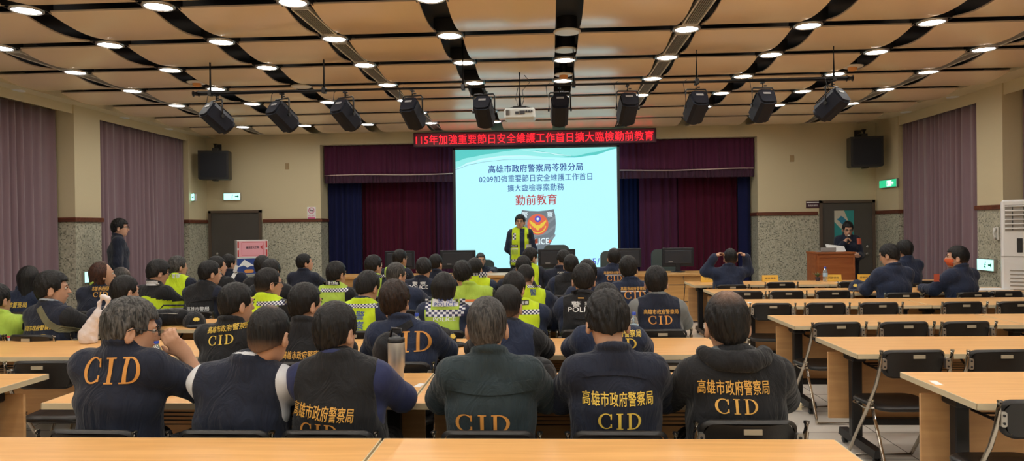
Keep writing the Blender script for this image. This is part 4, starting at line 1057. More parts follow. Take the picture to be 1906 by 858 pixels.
M_chk = checker('blue white checks', (0.70, 0.72, 0.78), (0.018, 0.025, 0.10), 1.0); M_shoe = plain('black shoe', (.01, .01, .01), .3); M_eye = plain('eye white', (.62, .60, .57), .25); M_iris = plain('dark iris', (.01, .008, .006), .15); M_lip = plain('lips', (.36, .13, .10), .5); M_brow = plain('brow hair', (.012, .01, .01), .8)
M_mask = plain('white face mask', (.65, .68, .70), .7); M_maskr = plain('orange red face mask', (.62, .10, .025), .7, var=.3, vscale=40); M_orange = plain('orange tape', (.75, .16, .04), .4); M_badge = plain('orange shoulder badge', (.62, .13, .07), .6); M_gl = plain('spectacle frame', (.012, .012, .014), .3)
def person(label, X, Y, top, rz=0., hx=0., hy=.03, hyaw=0., hpitch=.1, hroll=0., sw=.178, lean=0., slx=0., outfit='jacket', cl=None, cl2=None, hair='short', hm=None, skin=None,
           arms='table', standing=False, res=.012, texts=(), patches=(), thin=None, fade=0., face=False, glasses=None, mask=None, bare=None, aw=None, hood=None, collar=True, edge_y=.27, female=False, drop=0., extra=None, big=1.0, collar_mat=None, group=None, hands_z=None):
    """one human figure. local frame: +y the way the body faces, origin on the floor under the hips"""
    rzr = math.radians(rz); r = empty('person', (X, Y, 0), rzr); tag(r, label, 'person', group)
    face = face or (abs(hyaw) >= 28 and hpitch < 20)
    hm = hm or H_black; skin = skin or M_skin; cl = cl or C_navy; cl2 = cl2 or cl
    hyaw, hpitch, hroll = math.radians(hyaw), math.radians(hpitch), math.radians(hroll)
    Rh = rot3(hyaw, hpitch, hroll); hs = big
    hc = np.array([hx, hy, top-.115*hs*(1 if abs(hpitch) < .5 else 1.0)-.0])
    H = lambda x, y, z: hc+Rh @ np.array([x, y, z])*hs
    sw = sw*.85
    hz = .95 if standing else .52                       # hip height
    sz = top-.322*hs-drop                               # shoulder height
    sh = {s_: np.array([slx+s_*sw, lean, sz]) for s_ in (-1, 1)}
    nb = np.array([slx+(hx-slx)*.35, lean+.0, sz+.078]); ch = np.array([slx*.8, lean*.75, sz-.14]); wa = np.array([slx*.4, lean*.35+.0, (hz+sz-.14)/2]); hp = np.array([0, 0, hz])
    # ---- arms: elbow, wrist, finger direction, palm normal
    A = {}
    tz = .78 if hands_z is None else hands_z
    for s_ in (-1, 1):
        mode = arms if isinstance(arms, str) else arms[0 if s_ < 0 else 1]
        e0 = sh[s_]
        if mode == 'table': el = np.array([slx+s_*(sw+.065), lean+.16, max(.80, sz-.24)]); wr = np.array([slx*.5+s_*.12, max(edge_y+.12, lean+.33), tz+.01]); fd = np.array([-s_*.5, .8, -.0]); pn = np.array([0, 0, -1.])
        elif mode == 'wide': el = np.array([slx+s_*(sw+.078), lean+.15, max(.79, sz-.22)]); wr = np.array([slx*.5+s_*.16, max(edge_y+.12, lean+.35), tz+.01]); fd = np.array([-s_*.6, .7, -.0]); pn = np.array([0, 0, -1.])
        elif mode == 'lap': el = np.array([slx+s_*(sw+.07), lean+.06, sz-.27]); wr = np.array([s_*.12, .27, .66]); fd = np.array([-s_*.5, .8, -.15]); pn = np.array([0, 0, -1.])
        elif mode == 'glasses': el = np.array([slx+s_*(sw+.13), lean+.20, .815]); wr = hc+np.array([s_*.185, .10, -.13]); fd = (H(s_*.085, .105, .01)-wr); pn = np.array([-s_*.3, .9, 0.])
        elif mode == 'face': el = np.array([slx+s_*(sw+.02), lean+.28, .80]); wr = H(s_*.08, .11, -.14); fd = (H(s_*.05, .10, -.02)-wr); pn = np.array([-s_*.6, -.6, 0.])
        elif mode == 'head': el = np.array([slx+s_*(sw+.125), lean+.07, sz+.02]); wr = H(s_*.205, -.01, .01); fd = (H(s_*.10, .0, .085)-wr); pn = np.array([-s_*.7, 0, -.7])
        elif mode == 'back': el = np.array([slx+s_*(sw+.07), -.06, sz-.28]); wr = np.array([s_*.07, -.15, sz-.45]); fd = np.array([-s_*.9, 0, -.3]); pn = np.array([0, -1., 0])
        elif mode == 'side': el = np.array([slx+s_*(sw+.06), -.02, sz-.29]); wr = np.array([s_*(sw+.07), .04, sz-.53]); fd = np.array([0, .1, -1.]); pn = np.array([-s_*1., 0, 0])
        elif mode == 'mic': el = np.array([slx+s_*(sw+.05), .10, sz-.24]); wr = np.array([s_*.10, .22, sz-.05]); fd = np.array([-s_*.55, .1, .55]); pn = np.array([-s_*.4, .8, 0])
        elif mode == 'paper': el = np.array([slx+s_*(sw+.05), .06, sz-.27]); wr = np.array([s_*.13, .28, sz-.28]); fd = np.array([-s_*.4, .8, .1]); pn = np.array([-s_*.3, 0, .9])
        # keep arm bones to human length
        L1 = .285*hs; d1 = el-e0; 
        if np.linalg.norm(d1) > L1*1.12: el = e0+d1/np.linalg.norm(d1)*L1*1.12
        L2 = .265*hs; d2 = wr-el
        if np.linalg.norm(d2) > L2*1.15: wr = el+d2/np.linalg.norm(d2)*L2*1.15
        fd = fd/np.linalg.norm(fd); pn = pn-fd*pn.dot(fd); pn = pn/np.linalg.norm(pn)
        A[s_] = (el, wr, fd, pn)
    # ---- legs
    Lg = {}
    for s_ in (-1, 1):
        if standing: Lg[s_] = (np.array([s_*.09, 0, hz-.03]), np.array([s_*.10, .02, .50]), np.array([s_*.10, -.01, .09]))
        else: Lg[s_] = (np.array([s_*.09, .0, .525]), np.array([s_*.115, .40, .515]), np.array([s_*.12, .36, .09]))
    xs_ = [sh[-1][0], sh[1][0]]+[A[q][w_][0] for q in (-1, 1) for w_ in (0, 1)]+[A[q][1][0]+A[q][2][0]*.2 for q in (-1, 1)]+[hc[0]-.12, hc[0]+.12]
    ys_ = [-.2, .20, hc[1]-.16, hc[1]+.16]+[A[q][w_][1]+.0 for q in (-1, 1) for w_ in (0, 1)]+[A[q][1][1]+A[q][2][1]*.2 for q in (-1, 1)]+[Lg[1][1][1]+.2 if not standing else .25]
    lo = (min(xs_)-.13, min(ys_)-.07, -.02); hi = (max(xs_)+.13, max(ys_)+.07, top+.06)
    bf = Field(lo, hi, res)
    def torso(f, t=0., kk=.05, upto=0.):
        f.cone(hp+[0, 0, .02], wa, .118, .108, kk, tf=t, sx=.74); f.cone(wa, ch, .108, .116, kk, tf=t, sx=.74)
        f.cone(ch, ch+[0, 0, .07], .116, .085, kk, tf=t, sx=.74)
        f.cone(sh[-1]*[.86, 1, 1]+[slx*.14, 0, -.02], sh[1]*[.86, 1, 1]+[slx*.14, 0, -.02], .060, .060, kk, tf=t)
        f.cone(nb+[-.01, -.012, -.015], sh[-1]+[.02, 0, .0], .046, .044, kk, tf=t*.8); f.cone(nb+[.01, -.012, -.015], sh[1]+[-.02, 0, .0], .046, .044, kk, tf=t*.8)
        if female: f.ell(ch+[-.07, .09, .0], (.06, .05, .06), k=.04, tf=t); f.ell(ch+[.07, .09, .0], (.06, .05, .06), k=.04, tf=t)
    def armset(f, t=0., kk=.03, to=1.0, fat=1.0):
        for s_ in (-1, 1):
            el, wr = A[s_][:2]; f.cone(sh[s_], el, .054*fat, .043*fat, kk, tf=t)
            w2 = el+(wr-el)*(min(to, bare[1]) if bare and bare[0] == s_ and t > 0 else to); f.cone(el, w2, .043*fat, (.043-.014*to)*fat, kk, tf=t)
    torso(bf); armset(bf)
    bf.cone(hp+[-.07, 0, 0], hp+[.07, 0, 0], .105, .105, .05)
    for s_ in (-1, 1):
        a, b, c = Lg[s_]; bf.cone(a, b, .082, .060, .03); bf.cone(b, c, .055, .038, .02); bf.cone(c+[0, 0, -.04], c+[0, .15, -.055], .034, .028, .03)
    # neck, head
    bf.cone(nb+[0, -.0, -.02], H(0, -.022, -.075), .052*hs, .051*hs, .03)
    bf.ell(H(0, -.012, .018), (.075*hs, .092*hs, .092*hs), Rh, .03); bf.ell(H(0, .028, -.040), (.062*hs, .062*hs, .086*hs), Rh, .03)
    bf.ell(H(0, .052, -.096), (.036*hs, .030*hs, .026*hs), Rh, .03)
    if face:
        bf.cone(H(0, .088, .005), H(0, .108, -.032), .008*hs, .0125*hs, .012); bf.ell(H(0, .088, -.062), (.026*hs, .012*hs, .012*hs), Rh, .012); bf.cone(H(-.035, .080, .020), H(.035, .080, .020), .011*hs, .011*hs, .014)
        for s_ in (-1, 1): bf.ell(H(s_*.031, .097, .0), (.017*hs, .013*hs, .012*hs), Rh, .012, 'cut'); bf.ell(H(s_*.013, .100, -.038), (.007, .008, .006), Rh, .008)
    else: bf.cone(H(0, .085, .0), H(0, .098, -.030), .009*hs, .012*hs, .016)
    for s_ in (-1, 1):
        bf.ell(H(s_*.082, -.010, -.028), (.0145*hs, .021*hs, .038*hs), Rh, .008); bf.ell(H(s_*.092, -.004, -.022), (.008*hs, .011*hs, .020*hs), Rh, .005, 'cut')
    # hands
    for s_ in (-1, 1):
        el, wr, fd, pn = A[s_]; sd = np.cross(fd, pn); 
        if s_*sd.dot([1, 0, 0]) > 0 and False: sd = -sd
        # thumb side: towards the body's middle for palms down
        inw = np.array([-s_, 0, .3]); tsgn = 1 if sd.dot(inw) >= 0 else -1
        Rm = np.stack([sd, fd, pn], 1); c = wr+fd*.05
        bf.ell(c, (.040, .052, .016), Rm, .018); bf.cone(wr, wr+fd*.03, .027, .024, .02)
        for q in range(4):
            o_ = (q-1.5)*.0195*-tsgn; base = wr+fd*.088+sd*o_; ln = (.036, .041, .038, .030)[q]; cv = (.35, .7, 1.0) if mode_curl(arms, s_) == 0 else (.8, 1.6, 2.3)
            p0 = base; rr = .0092
            for w_, a in enumerate(cv):
                dd = fd*math.cos(a)+pn*math.sin(a); p1 = p0+dd*ln*(1, .72, .55)[w_]; bf.cone(p0, p1, rr, rr-.0008, .006); rr -= .0008; p0 = p1
        tb = wr+fd*.028+sd*tsgn*.030; t1 = tb+(fd*.55+sd*tsgn*.65+pn*.35)*.036; t2 = t1+(fd*.85+sd*tsgn*.1+pn*.5)*.03
        bf.cone(tb, t1, .013, .0105, .012); bf.cone(t1, t2, .0105, .0088, .008)
    V, F_ = bf.mesh(); body = fast_mesh('body', V, F_, skin, r)
    # ---- clothes: trousers, shoes
    tf_ = Field((-.27, -.2, .05), (.27, .55 if not standing else .25, hz+.2), max(.014, res)); 
    tf_.cone(hp+[-.07, 0, .0], hp+[.07, 0, .0], .118, .118, .05); tf_.cone(hp, hp+[0, 0, .12], .115, .11, .04, sx=.68)
    for s_ in (-1, 1): a, b, c = Lg[s_]; tf_.cone(a, b, .094, .074, .03); tf_.cone(b, c+[0, 0, .01], .072, .060, .02)
    tf_.half(lambda X_, Y_, Z_: .075-Z_+0*X_+0*Y_); V, F_ = tf_.mesh(); fast_mesh('trousers', V, F_, C_dark, r)
    for s_ in (-1, 1):
        c = Lg[s_][2]; sf = Field((c[0]-.07, c[1]-.10, -.01), (c[0]+.07, c[1]+.25, .14), .012); sf.cone(c+[0, -.02, -.045], c+[0, .15, -.055], .046, .042, .02, sx=1.1); sf.cone(c+[0, 0, -.04], c+[0, 0, .02], .046, .044, .02); sf.half(lambda X_, Y_, Z_: .004-Z_+0*X_+0*Y_, .004)
        V, F_ = sf.mesh(); fast_mesh('shoe', V, F_, M_shoe, r)
    # ---- upper garment
    hem = hz-.06 if standing else .475
    jack = Field(lo, hi, res)
    t = .020 if outfit != 'tee' else .012
    torso(jack, t); short = outfit in ('vest_tee',)
    if outfit in ('jacket', 'jacket_hv'): armset(jack, t+.004, to=.97 if not isinstance(cl, tuple) else .97); 
    else: armset(jack, t-.002, to=.97 if not short else .0, kk=.03)
    if short:
        for s_ in (-1, 1): el = A[s_][0]; jack.cone(el, el+(A[s_][1]-el)*.05, .052, .05, .02)
    jack.cone(hp, hp+[0, 0, .06], .122, .118, .05, sx=.70)
    if arms == 'glasses_r' : pass
    if collar:
        n0 = nb+[0, -.004, .028]; 
        for q in range(12):
            a = 2*math.pi*q/12; b = 2*math.pi*(q+1)/12; f_ = lambda a_: n0+np.array([.063*math.cos(a_), .062*math.sin(a_), -.018*math.sin(a_)])
            jack.cone(f_(a), f_(b), .016, .016, .012)
    jack.ripple(.0045, 24., abs(X)*3.1+Y)
    jack.half(lambda X_, Y_, Z_: hem-Z_+0*X_+0*Y_, .01)
    outer = jack; V, F_ = jack.mesh()
    if outfit in ('vest', 'vest_tee', 'vest_tight', 'hivest'):
        fast_mesh('shirt', V, F_, cl2, r)
        vf = Field(lo, hi, res); torso(vf, t+.013); vf.cone(hp, hp+[0, 0, .06], .134, .130, .05, sx=.70)
        if collar:
            for q in range(12):
                a = 2*math.pi*q/12; b = 2*math.pi*(q+1)/12; vf.cone(f_(a)+[0, 0, -.012], f_(b)+[0, 0, -.012], .021, .021, .015)
        aw = aw or sw*(1.03 if outfit == 'vest' else 1.05 if outfit == 'vest_tee' else .92)
        for s_ in (-1, 1):
            vf.half(lambda X_, Y_, Z_: (s_*(X_-slx)-aw-.20*np.maximum(0, (sz-.10)-Z_)*(1 if outfit != 'hivest' else .3))+0*Y_, .012)
        if outfit == 'hivest':
            n1 = nb+[0, .02, .06]; vf.ell(n1, (.075, .075, .07), k=.01, op='cut')
        vf.ripple(.0045, 22., abs(X)*2.3+Y); vf.half(lambda X_, Y_, Z_: hem-.0-Z_+0*X_+0*Y_, .01)
        V2, F2 = vf.mesh(); vest = fast_mesh('vest', V2, F2, cl, r); outer = Field(lo, hi, res); outer.v = np.minimum(vf.v, jack.v)
        pp = vest
    elif outfit == 'jacket_hv':
        cz = V[F_].mean(1); z = cz[:, 2]; ax = np.abs(cz[:, 0]-slx)
        mi = np.where(z > sz-.02-.25*ax, 1, np.where(z > sz-.24+.55*np.maximum(0, ax-.14), 0, 1)); mi = np.where((z < sz-.24), 1, mi)
        if cl2 is C_hi2: mi = np.where((z > sz-.26) & (ax < .215), 0, 1)
        pp = fast_mesh('jacket', V, F_, [C_hi if cl2 is not C_hi2 else C_hi2, C_black], r, mi)
    else:
        pp = fast_mesh('jacket', V, F_, cl, r)
    if collar_mat is not None:
        cf = Field(nb-[.12, .12, .08], nb+[.12, .12, .12], .006)
        for q in range(12):
            a = 2*math.pi*q/12; b = 2*math.pi*(q+1)/12; cf.cone(f_(a)+[0, 0, .010], f_(b)+[0, 0, .010], .0135, .0135, .006)
        V3, F3 = cf.mesh(); fast_mesh('collar_piping', V3, F3, collar_mat, r)
    # ---- lettering and patches laid on the cloth
    ca = math.cos(rzr)
    def lay(name, pts2, faces, mat, side=-1, off=.0025, uv=None, out=True):
        x = pts2[:, 0]; z = pts2[:, 1]; y, ok = outer.surf_y(x, z, side)
        if not ok.any(): return None
        y = np.where(ok, y, np.median(y[ok])); y = y+side*off
        me = bpy.data.meshes.new(name); me.from_pydata([(float(a), float(b), float(c)) for a, b, c in zip(x, y, z)], [], faces)
        if side > 0: me.flip_normals()
        if uv is not None:
            ul = me.uv_layers.new(name='UVMap')
            for li, lp in enumerate(me.loops): ul.data[li].uv = uv[lp.vertex_index]
        return link_mesh(name, me, mat, r, False)
    def loc2(px, py, side=-1):
        """local x, z of a point seen at a pixel on the back (or front) of the figure"""
        q = P(px, py, Y-.15 if side*math.cos(rzr) < 0 else Y+.0); dx = q.x-X; dy = q.y-Y
        lx = dx*math.cos(rzr)+dy*math.sin(rzr); return lx, q.z
    for tx_ in texts:
        kind, s_, cx, cy, wpx, hpx, mat = tx_[:7]; side = tx_[7] if len(tx_) > 7 else -1; rt = tx_[8] if len(tx_) > 8 else 0.; arch = tx_[9] if len(tx_) > 9 else 0.
        sc = (Y-.15)/FPX; lx, lz = loc2(cx, cy, side)
        v2, f2, e = serif_cid(s_) if kind == 'cid' else glyph_mesh(s_, .018 if kind != 'thin' else 0)
        a = v2[:, 0]/e[0]*wpx*sc/max(.5, abs(ca)); b = v2[:, 1]/e[1]*hpx*sc; b = b+arch*(.25-(v2[:, 0]/e[0])**2)*4*.01
        c_, s2 = math.cos(rt), math.sin(rt); a, b = a*c_-b*s2, a*s2+b*c_
        if side > 0: a = -a
        lay('lettering', np.stack([a+lx, b+lz], 1), f2, mat, side, off=.0045)
    for pt in patches:
        name, cx, cy, wpx, hpx, mat = pt[:6]; side = pt[6] if len(pt) > 6 else -1; cells = pt[7] if len(pt) > 7 else None; rt = pt[8] if len(pt) > 8 else 0.
        sc = (Y-.15)/FPX; lx, lz = loc2(cx, cy, side); w2 = wpx*sc/max(.5, abs(ca)); h2 = hpx*sc; nx = max(2, int(w2/.012)); nz = max(2, int(h2/.012))
        g = [(-w2/2+w2*i/nx, -h2/2+h2*j/nz) for i in range(nx+1) for j in range(nz+1)]; c_, s2 = math.cos(rt), math.sin(rt)
        fs = [(i*(nz+1)+j, (i+1)*(nz+1)+j, (i+1)*(nz+1)+j+1, i*(nz+1)+j+1) for i in range(nx) for j in range(nz)]
        uv = [((x/w2+.5)*(cells[0] if cells else 1), (z/h2+.5)*(cells[1] if cells else 1)) for x, z in g]
        pts2 = np.array([(x*c_-z*s2+lx, x*s2+z*c_+lz) for x, z in g])
        lay(name, pts2, fs, mat, side, off=.0028 if cells or mat is not M_black else .002, uv=uv)
    if hood:
        hd = Field(nb-[.24, .22, .20], nb+[.24, .16, .12], .008)
        for q in range(14):
            a = math.pi*(.0+q/14); b = math.pi*((q+1)/14); g_ = lambda a_: nb+np.array([.125*math.cos(a_), -.010-.088*math.sin(a_), .018-.024*math.sin(a_)]); rr = lambda a_: .025+.015*math.sin(a_)
            hd.cone(g_(a), g_(b), rr(a), rr(b), .02)
        hd.cone(g_(0), nb+[.075, .07, -.02], .022, .016, .02); hd.cone(g_(math.pi), nb+[-.075, .07, -.02], .022, .016, .02)
        hd.ripple(.004, 40., 1.3); V, F_ = hd.mesh(); ho = fast_mesh('hood', V, F_, hood[0], r)
        if hood[1] is not None:
            ln = Field(nb-[.14, .14, .10], nb+[.14, .12, .12], .007)
            for q in range(12):
                a = math.pi*(.02+.96*q/12); b = math.pi*(.02+.96*(q+1)/12); g2 = lambda a_: nb+np.array([.078*math.cos(a_), -.012-.070*math.sin(a_), .022-.020*math.sin(a_)]); ln.cone(g2(a), g2(b), .024, .024, .012)
            ln.ripple(.004, 60., 2.); V, F_ = ln.mesh(); fast_mesh('hood_lining', V, F_, hood[1], ho)
    # ---- hair
    if hair != 'none':
        hr = max(.005, res*.62); hl = {'short': .14, 'bob': .24, 'long': .30, 'bun': .16, 'pony': .16, 'full': .16}[hair]
        Hf = Field(hc-[.15, .15, hl], hc+[.15, .15, .15], hr); g = .010 if fade else .014
        gx = {'full': .018}.get(hair, g)
        Hf.ell(H(0, -.014, .030), ((.072+gx)*hs, (.092+gx)*hs, (.084+gx)*hs), Rh, .01); Hf.ell(H(0, -.016, -.010), ((.068+gx)*hs, (.084+gx)*hs, (.095)*hs), Rh, .03)
        if hair in ('short', 'full', 'pony', 'bun'):
            Hf.ell(H(0, -.038, -.048), (.060*hs, .060*hs, .066*hs), Rh, .03)
        if hair in ('bob', 'long'):
            dn = -.085 if hair == 'bob' else -.17
            Hf.cone(H(0, -.035, 0), H(0, -.045, dn), .088*hs, .075*hs, .03, sx=.92)
        if hair == 'pony': Hf.ell(H(0, -.125, .02), (.03, .03, .03), Rh, .02); Hf.cone(H(0, -.14, .01), H(.0, -.15, -.12), .036, .020, .02)
        if hair == 'bun': Hf.ell(H(0, -.085, .085), (.032, .032, .030), Rh, .012)
        def cutf(Xx, Yy, Zz):
            dx, dy, dz = Xx-hc[0], Yy-hc[1], Zz-hc[2]
            lx = (dx*Rh[0][0]+dy*Rh[1][0]+dz*Rh[2][0])/hs; ly = (dx*Rh[0][1]+dy*Rh[1][1]+dz*Rh[2][1])/hs; lz = (dx*Rh[0][2]+dy*Rh[1][2]+dz*Rh[2][2])/hs
            return lx, ly, lz
        X_, Y_, Z_ = Hf.ax[0][:, None, None], Hf.ax[1][None, :, None], Hf.ax[2][None, None, :]; lx, ly, lz = cutf(X_, Y_, Z_)
        if hair in ('short', 'full', 'pony', 'bun'):
            line = np.where(ly < .0, -.098+(ly+.10)*.42+np.abs(lx)*.25, -.044+ly*.9)          # nape, then up over the ear to the temple
        if hair == 'pony': line = line-.03
        if hair in ('bob', 'long'): line = -.2+np.maximum(0, ly+.01)*9
        cut = line-lz; facec = np.minimum(ly-.052, .052-lz-.0*ly) if True else 0
        Hf.v = np.maximum(Hf.v, np.minimum(cut, .05).astype(np.float32)*.9); Hf.v = np.maximum(Hf.v, np.minimum(facec, .05).astype(np.float32))
        for s_ in (-1, 1):
            if hair not in ('bob', 'long'): Hf.ell(H(s_*.094, -.004, -.032), (.025*hs, .027*hs, .040*hs), Rh, .006, 'cut')
        # combed clumps
        th = np.arctan2(lx, -ly+.03); am = {'full': .0036}.get(hair, .0026)
        cl_ = np.sin(th*17+lz*35+np.sin(th*5)*2)*np.sin(lz*52+th*6)*am+np.sin(lx*190+ly*60+np.sin(lz*90)*2)*np.sin(ly*150-lx*70+lz*80)*am*.6+np.sin(th*41+lz*70+np.sin(ly*60)*2)*am*.45
        if hair in ('bob', 'long', 'pony'): cl_ = np.sin(th*26)*.0016
        Hf.v = Hf.v+(cl_*(1 if not fade else .6)).astype(np.float32)
        V, F_ = Hf.mesh()
        q = (V-hc) @ Rh/hs; at = np.zeros(len(V)); q[:, 2] += .03 if fade else 0.; 
        if fade: at = np.maximum(at, np.clip((.0-q[:, 2]+(q[:, 1]>.03)*.02)/.07, 0, 1)*fade)
        if thin: 
            q[:, 2] -= .03 if fade else 0.
            d = np.sqrt((q[:, 0]-thin[0])**2+(q[:, 1]-thin[1])**2+(q[:, 2]-thin[2])**2); at = np.maximum(at, np.clip(1-d/thin[3], 0, 1)**1.3*thin[4])
        fast_mesh('hair', V, F_, hm, r, attr=at)
    # ---- face
    if face:
        for s_ in (-1, 1):
            m = MB(); m.lathe([(.0005, -.011), (.008, -.0075), (.011, 0), (.008, .0075), (.0005, .011)], tuple(H(s_*.031, .080, .0)), 12, tuple(Rh[:, 1])); ey = m.build('eye', M_eye, r)
            m = MB(); m.lathe([(.0060, .0090), (.0050, .0112), (.0005, .0116)], tuple(H(s_*.031, .080, .0)), 10, tuple(Rh[:, 1])); m.build('iris', M_iris, ey)
            m = MB(); m.tube([tuple(H(s_*.016, .0965, .020)), tuple(H(s_*.032, .0965, .025)), tuple(H(s_*.050, .084, .020))], [.0035, .0042, .002], 6); m.build('eyebrow', M_brow, r)
            m = MB(); m.tube([tuple(H(s_*.017, .092, .002)), tuple(H(s_*.031, .0945, .0085)), tuple(H(s_*.045, .086, .002))], .0022, 6); m.build('eyelid', M_brow, r)
        if mask is None: m = MB(); m.tube([tuple(H(-.022, .092, -.062)), tuple(H(-.008, .0995, -.060)), tuple(H(.008, .0995, -.060)), tuple(H(.022, .092, -.062))], [.002, .0042, .0042, .002], 8); m.build('lips', M_lip, r)
    if glasses:
        m = MB(); g = glasses
        for s_ in (-1, 1):
            m.tube([tuple(H(s_*.032+.024*math.cos(a*math.pi/6), .106-.25*abs(.024*math.cos(a*math.pi/6)+.0*s_)*.2, .0+.017*math.sin(a*math.pi/6))) for a in range(12)], .0018, 6, closed=True)
            m.tube([tuple(H(s_*.056, .103, .004)), tuple(H(s_*.082, .07, .004)), tuple(H(s_*.092, .0, .004)), tuple(H(s_*.090, -.022, -.012))], .0024, 6)
        m.tube([tuple(H(-.009, .107, .002)), tuple(H(.009, .107, .002))], .0018, 6); m.build('spectacles', M_gl, r)
    if mask is not None:
        mf = Field(hc-[.14, .14, .15], hc+[.14, .14, .08], .006); mf.ell(H(0, .030, -.045), (.070*hs, .076*hs, .082*hs), Rh, .01); mf.cone(H(0, .09, -.02), H(0, .100, -.04), .016, .020, .02)
        X_, Y_, Z_ = mf.ax[0][:, None, None], mf.ax[1][None, :, None], mf.ax[2][None, None, :]
        dx, dy, dz = X_-hc[0], Y_-hc[1], Z_-hc[2]; ly = (dx*Rh[0][1]+dy*Rh[1][1]+dz*Rh[2][1])/hs; lz = (dx*Rh[0][2]+dy*Rh[1][2]+dz*Rh[2][2])/hs
        mf.v = np.maximum(mf.v, (.030-ly).astype(np.float32)); mf.v = np.maximum(mf.v, (lz+.020).astype(np.float32)); mf.v = np.maximum(mf.v, (-.112-lz).astype(np.float32)); V, F_ = mf.mesh(); mo = fast_mesh('face_mask', V, F_, mask, r)
        for s_ in (-1, 1): m = MB(); m.tube([tuple(H(s_*.066, .055, -.03)), tuple(H(s_*.082, .015, -.0)), tuple(H(s_*.094, -.02, .0)), tuple(H(s_*.090, -.02, -.04)), tuple(H(s_*.066, .05, -.07))], .0018, 5); m.build('ear_loop', M_mask, mo)
    r['_'] = 0; del r['_']
    return dict(root=r, H=H, A=A, sh=sh, nb=nb, lay=lay, loc2=loc2, outer=outer, sz=sz, hc=hc, Rh=Rh)
def mode_curl(arms, s_):
    m = arms if isinstance(arms, str) else arms[0 if s_ < 0 else 1]
    return 1 if m in ('glasses', 'head', 'mic', 'paper', 'face') else 0
HAN = '高雄市政府警察局'
def at_px(px, py, Y): q = P(px, py, Y); return q.x, q.z
# ---------------------------------------------------------------- the people, row by row
PPL = {}
def seat(key, label, hpx, top, tpx, row, chairlb, dy=0., **kw):
    Y = NEAR[row]-.25+dy; hxw, zt = at_px(hpx, top, Y); X, _ = at_px(tpx, 600, Y)
    rz = kw.get('rz', 0.); kw.setdefault('hx', (hxw-X)*math.cos(math.radians(rz)))
    kw.setdefault('res', (.009, .009, .011, .012, .0135, .0145, .015)[row]); kw.setdefault('edge_y', .25-dy)
    d = person(label, X, Y, zt-.008, **kw); PPL[key] = d
    if chairlb:
        c_ = chair(X+.0, Y+.015, math.radians(rz*.35), chairlb, 'occupied folding chairs')
        if row == 1 and key != 'F': c_.scale = (1, 1, .944)
    return d
def hv(cx, cy, wpx, h=7, y2=None):
    """check band over the back of a hi-vis vest"""
    return [('check_band', cx, cy, wpx, h, M_chk, -1, (max(6, int(wpx/h*2.6)), 3))]
# nearest row
seat('A', 'gray haired seated person adjusting glasses, navy jacket with huge gold CID', 238, 557, 222, 1, 'black folding chair under the gray haired person adjusting glasses', outfit='jacket', hair='full', hm=H_grey, hyaw=-48, hpitch=14, arms=('wide', 'glasses'), glasses=1, sw=.185, slx=.0,
     texts=[('cid', 'CID', 191, 694, 120, 50, M_goldo)], rz=-6, big=1.04, bare=(1, .30), drop=-.045)
seat('B', 'seated person with short faded hair, plain dark vest over white shirt', 497, 570, 450, 1, 'black folding chair under the person in plain vest and white shirt', outfit='vest_tee', cl=C_navy, cl2=C_white, hyaw=-8, hpitch=12, fade=.8, thin=(.02, -.04, .12, .035, .6), sw=.20, slx=.0, aw=.185)
seat('C', 'seated person in dark lettered vest over blue short sleeved shirt', 622, 563, 631, 1, 'black folding chair under the person with blue short sleeves', outfit='vest_tee', cl=C_black, cl2=C_tee, hyaw=-22, hpitch=6, thin=(-.01, -.07, .09, .025, .45), sw=.195, arms='wide',
     texts=[('han', HAN, 597, 769, 124, 28, M_gold, -1, -.10), ('cid', 'CID', 592, 803, 76, 30, M_goldo, -1, -.06)])
seat('D', 'seated person with cropped gray hair in dark petrol collared jacket', 905, 552, 912, 1, 'black folding chair under the person in the petrol jacket', outfit='jacket', cl=C_teal, hm=H_salt, hpitch=2, fade=.2, sw=.19, arms='wide', big=1.02,
     texts=[('cid', 'CID', 897, 790, 104, 34, M_goldo)])
seat('E', 'bowed seated person in navy jacket with white lit nape and yellow CID', 1132, 545, 1144, 1, 'black folding chair under the bowed person in navy jacket', outfit='jacket', cl=C_navy, hpitch=26, hy=.07, sw=.18, arms='wide', drop=.0, hair='full', big=1.03,
     texts=[('han', HAN, 1152, 745, 133, 26, M_goldy), ('cid', 'CID', 1154, 785, 80, 30, M_goldy)])
seat('F', 'seated person with thinning crown, gray lined hood and gold lettered black vest', 1355, 545, 1368, 1, 'black folding chair under the person with the thinning crown', outfit='vest', cl=C_black, cl2=C_black, sw=.205, arms='wide', hpitch=4, thin=(.0, -.045, .115, .085, .8), big=1.05, drop=.0, aw=.19, hood=(C_black, C_hood),
     texts=[('han', HAN, 1370, 724, 130, 26, M_gold), ('cid', 'CID', 1372, 757, 76, 26, M_gold)])
# second row
seat('H', 'seated person in black jacket, slanted gold characters over CID, beside black caps', 437, 527, 428, 2, 'black folding chair under the person beside the black caps', outfit='jacket', cl=C_black, hyaw=-32, hpitch=6, rz=-6, sw=.18,
     texts=[('han', HAN, 411, 613, 84, 12.5, M_goldy, -1, .14), ('cid', 'CID', 402, 635, 52, 18, M_goldy, -1, .10)])
seat('I', 'seated person in plain black top with low gold characters, face turned right', 566, 527, 566, 2, 'black folding chair under the person in plain black top', outfit='jacket', cl=C_black, hyaw=-34, hpitch=4, sw=.175,
     texts=[('han', HAN, 560, 662, 78, 15, M_gold)])
seat('J', 'seated person with brown hair, blue jacket and orange CID behind the steel cup', 733, 522, 752, 2, 'black folding chair under the brown haired person in blue jacket', outfit='jacket', cl=C_blue, hair='full', hm=H_brown, hpitch=4, hyaw=-10, sw=.19, arms='wide',
     texts=[('cid', 'CID', 752, 638, 98, 38, M_goldo)])
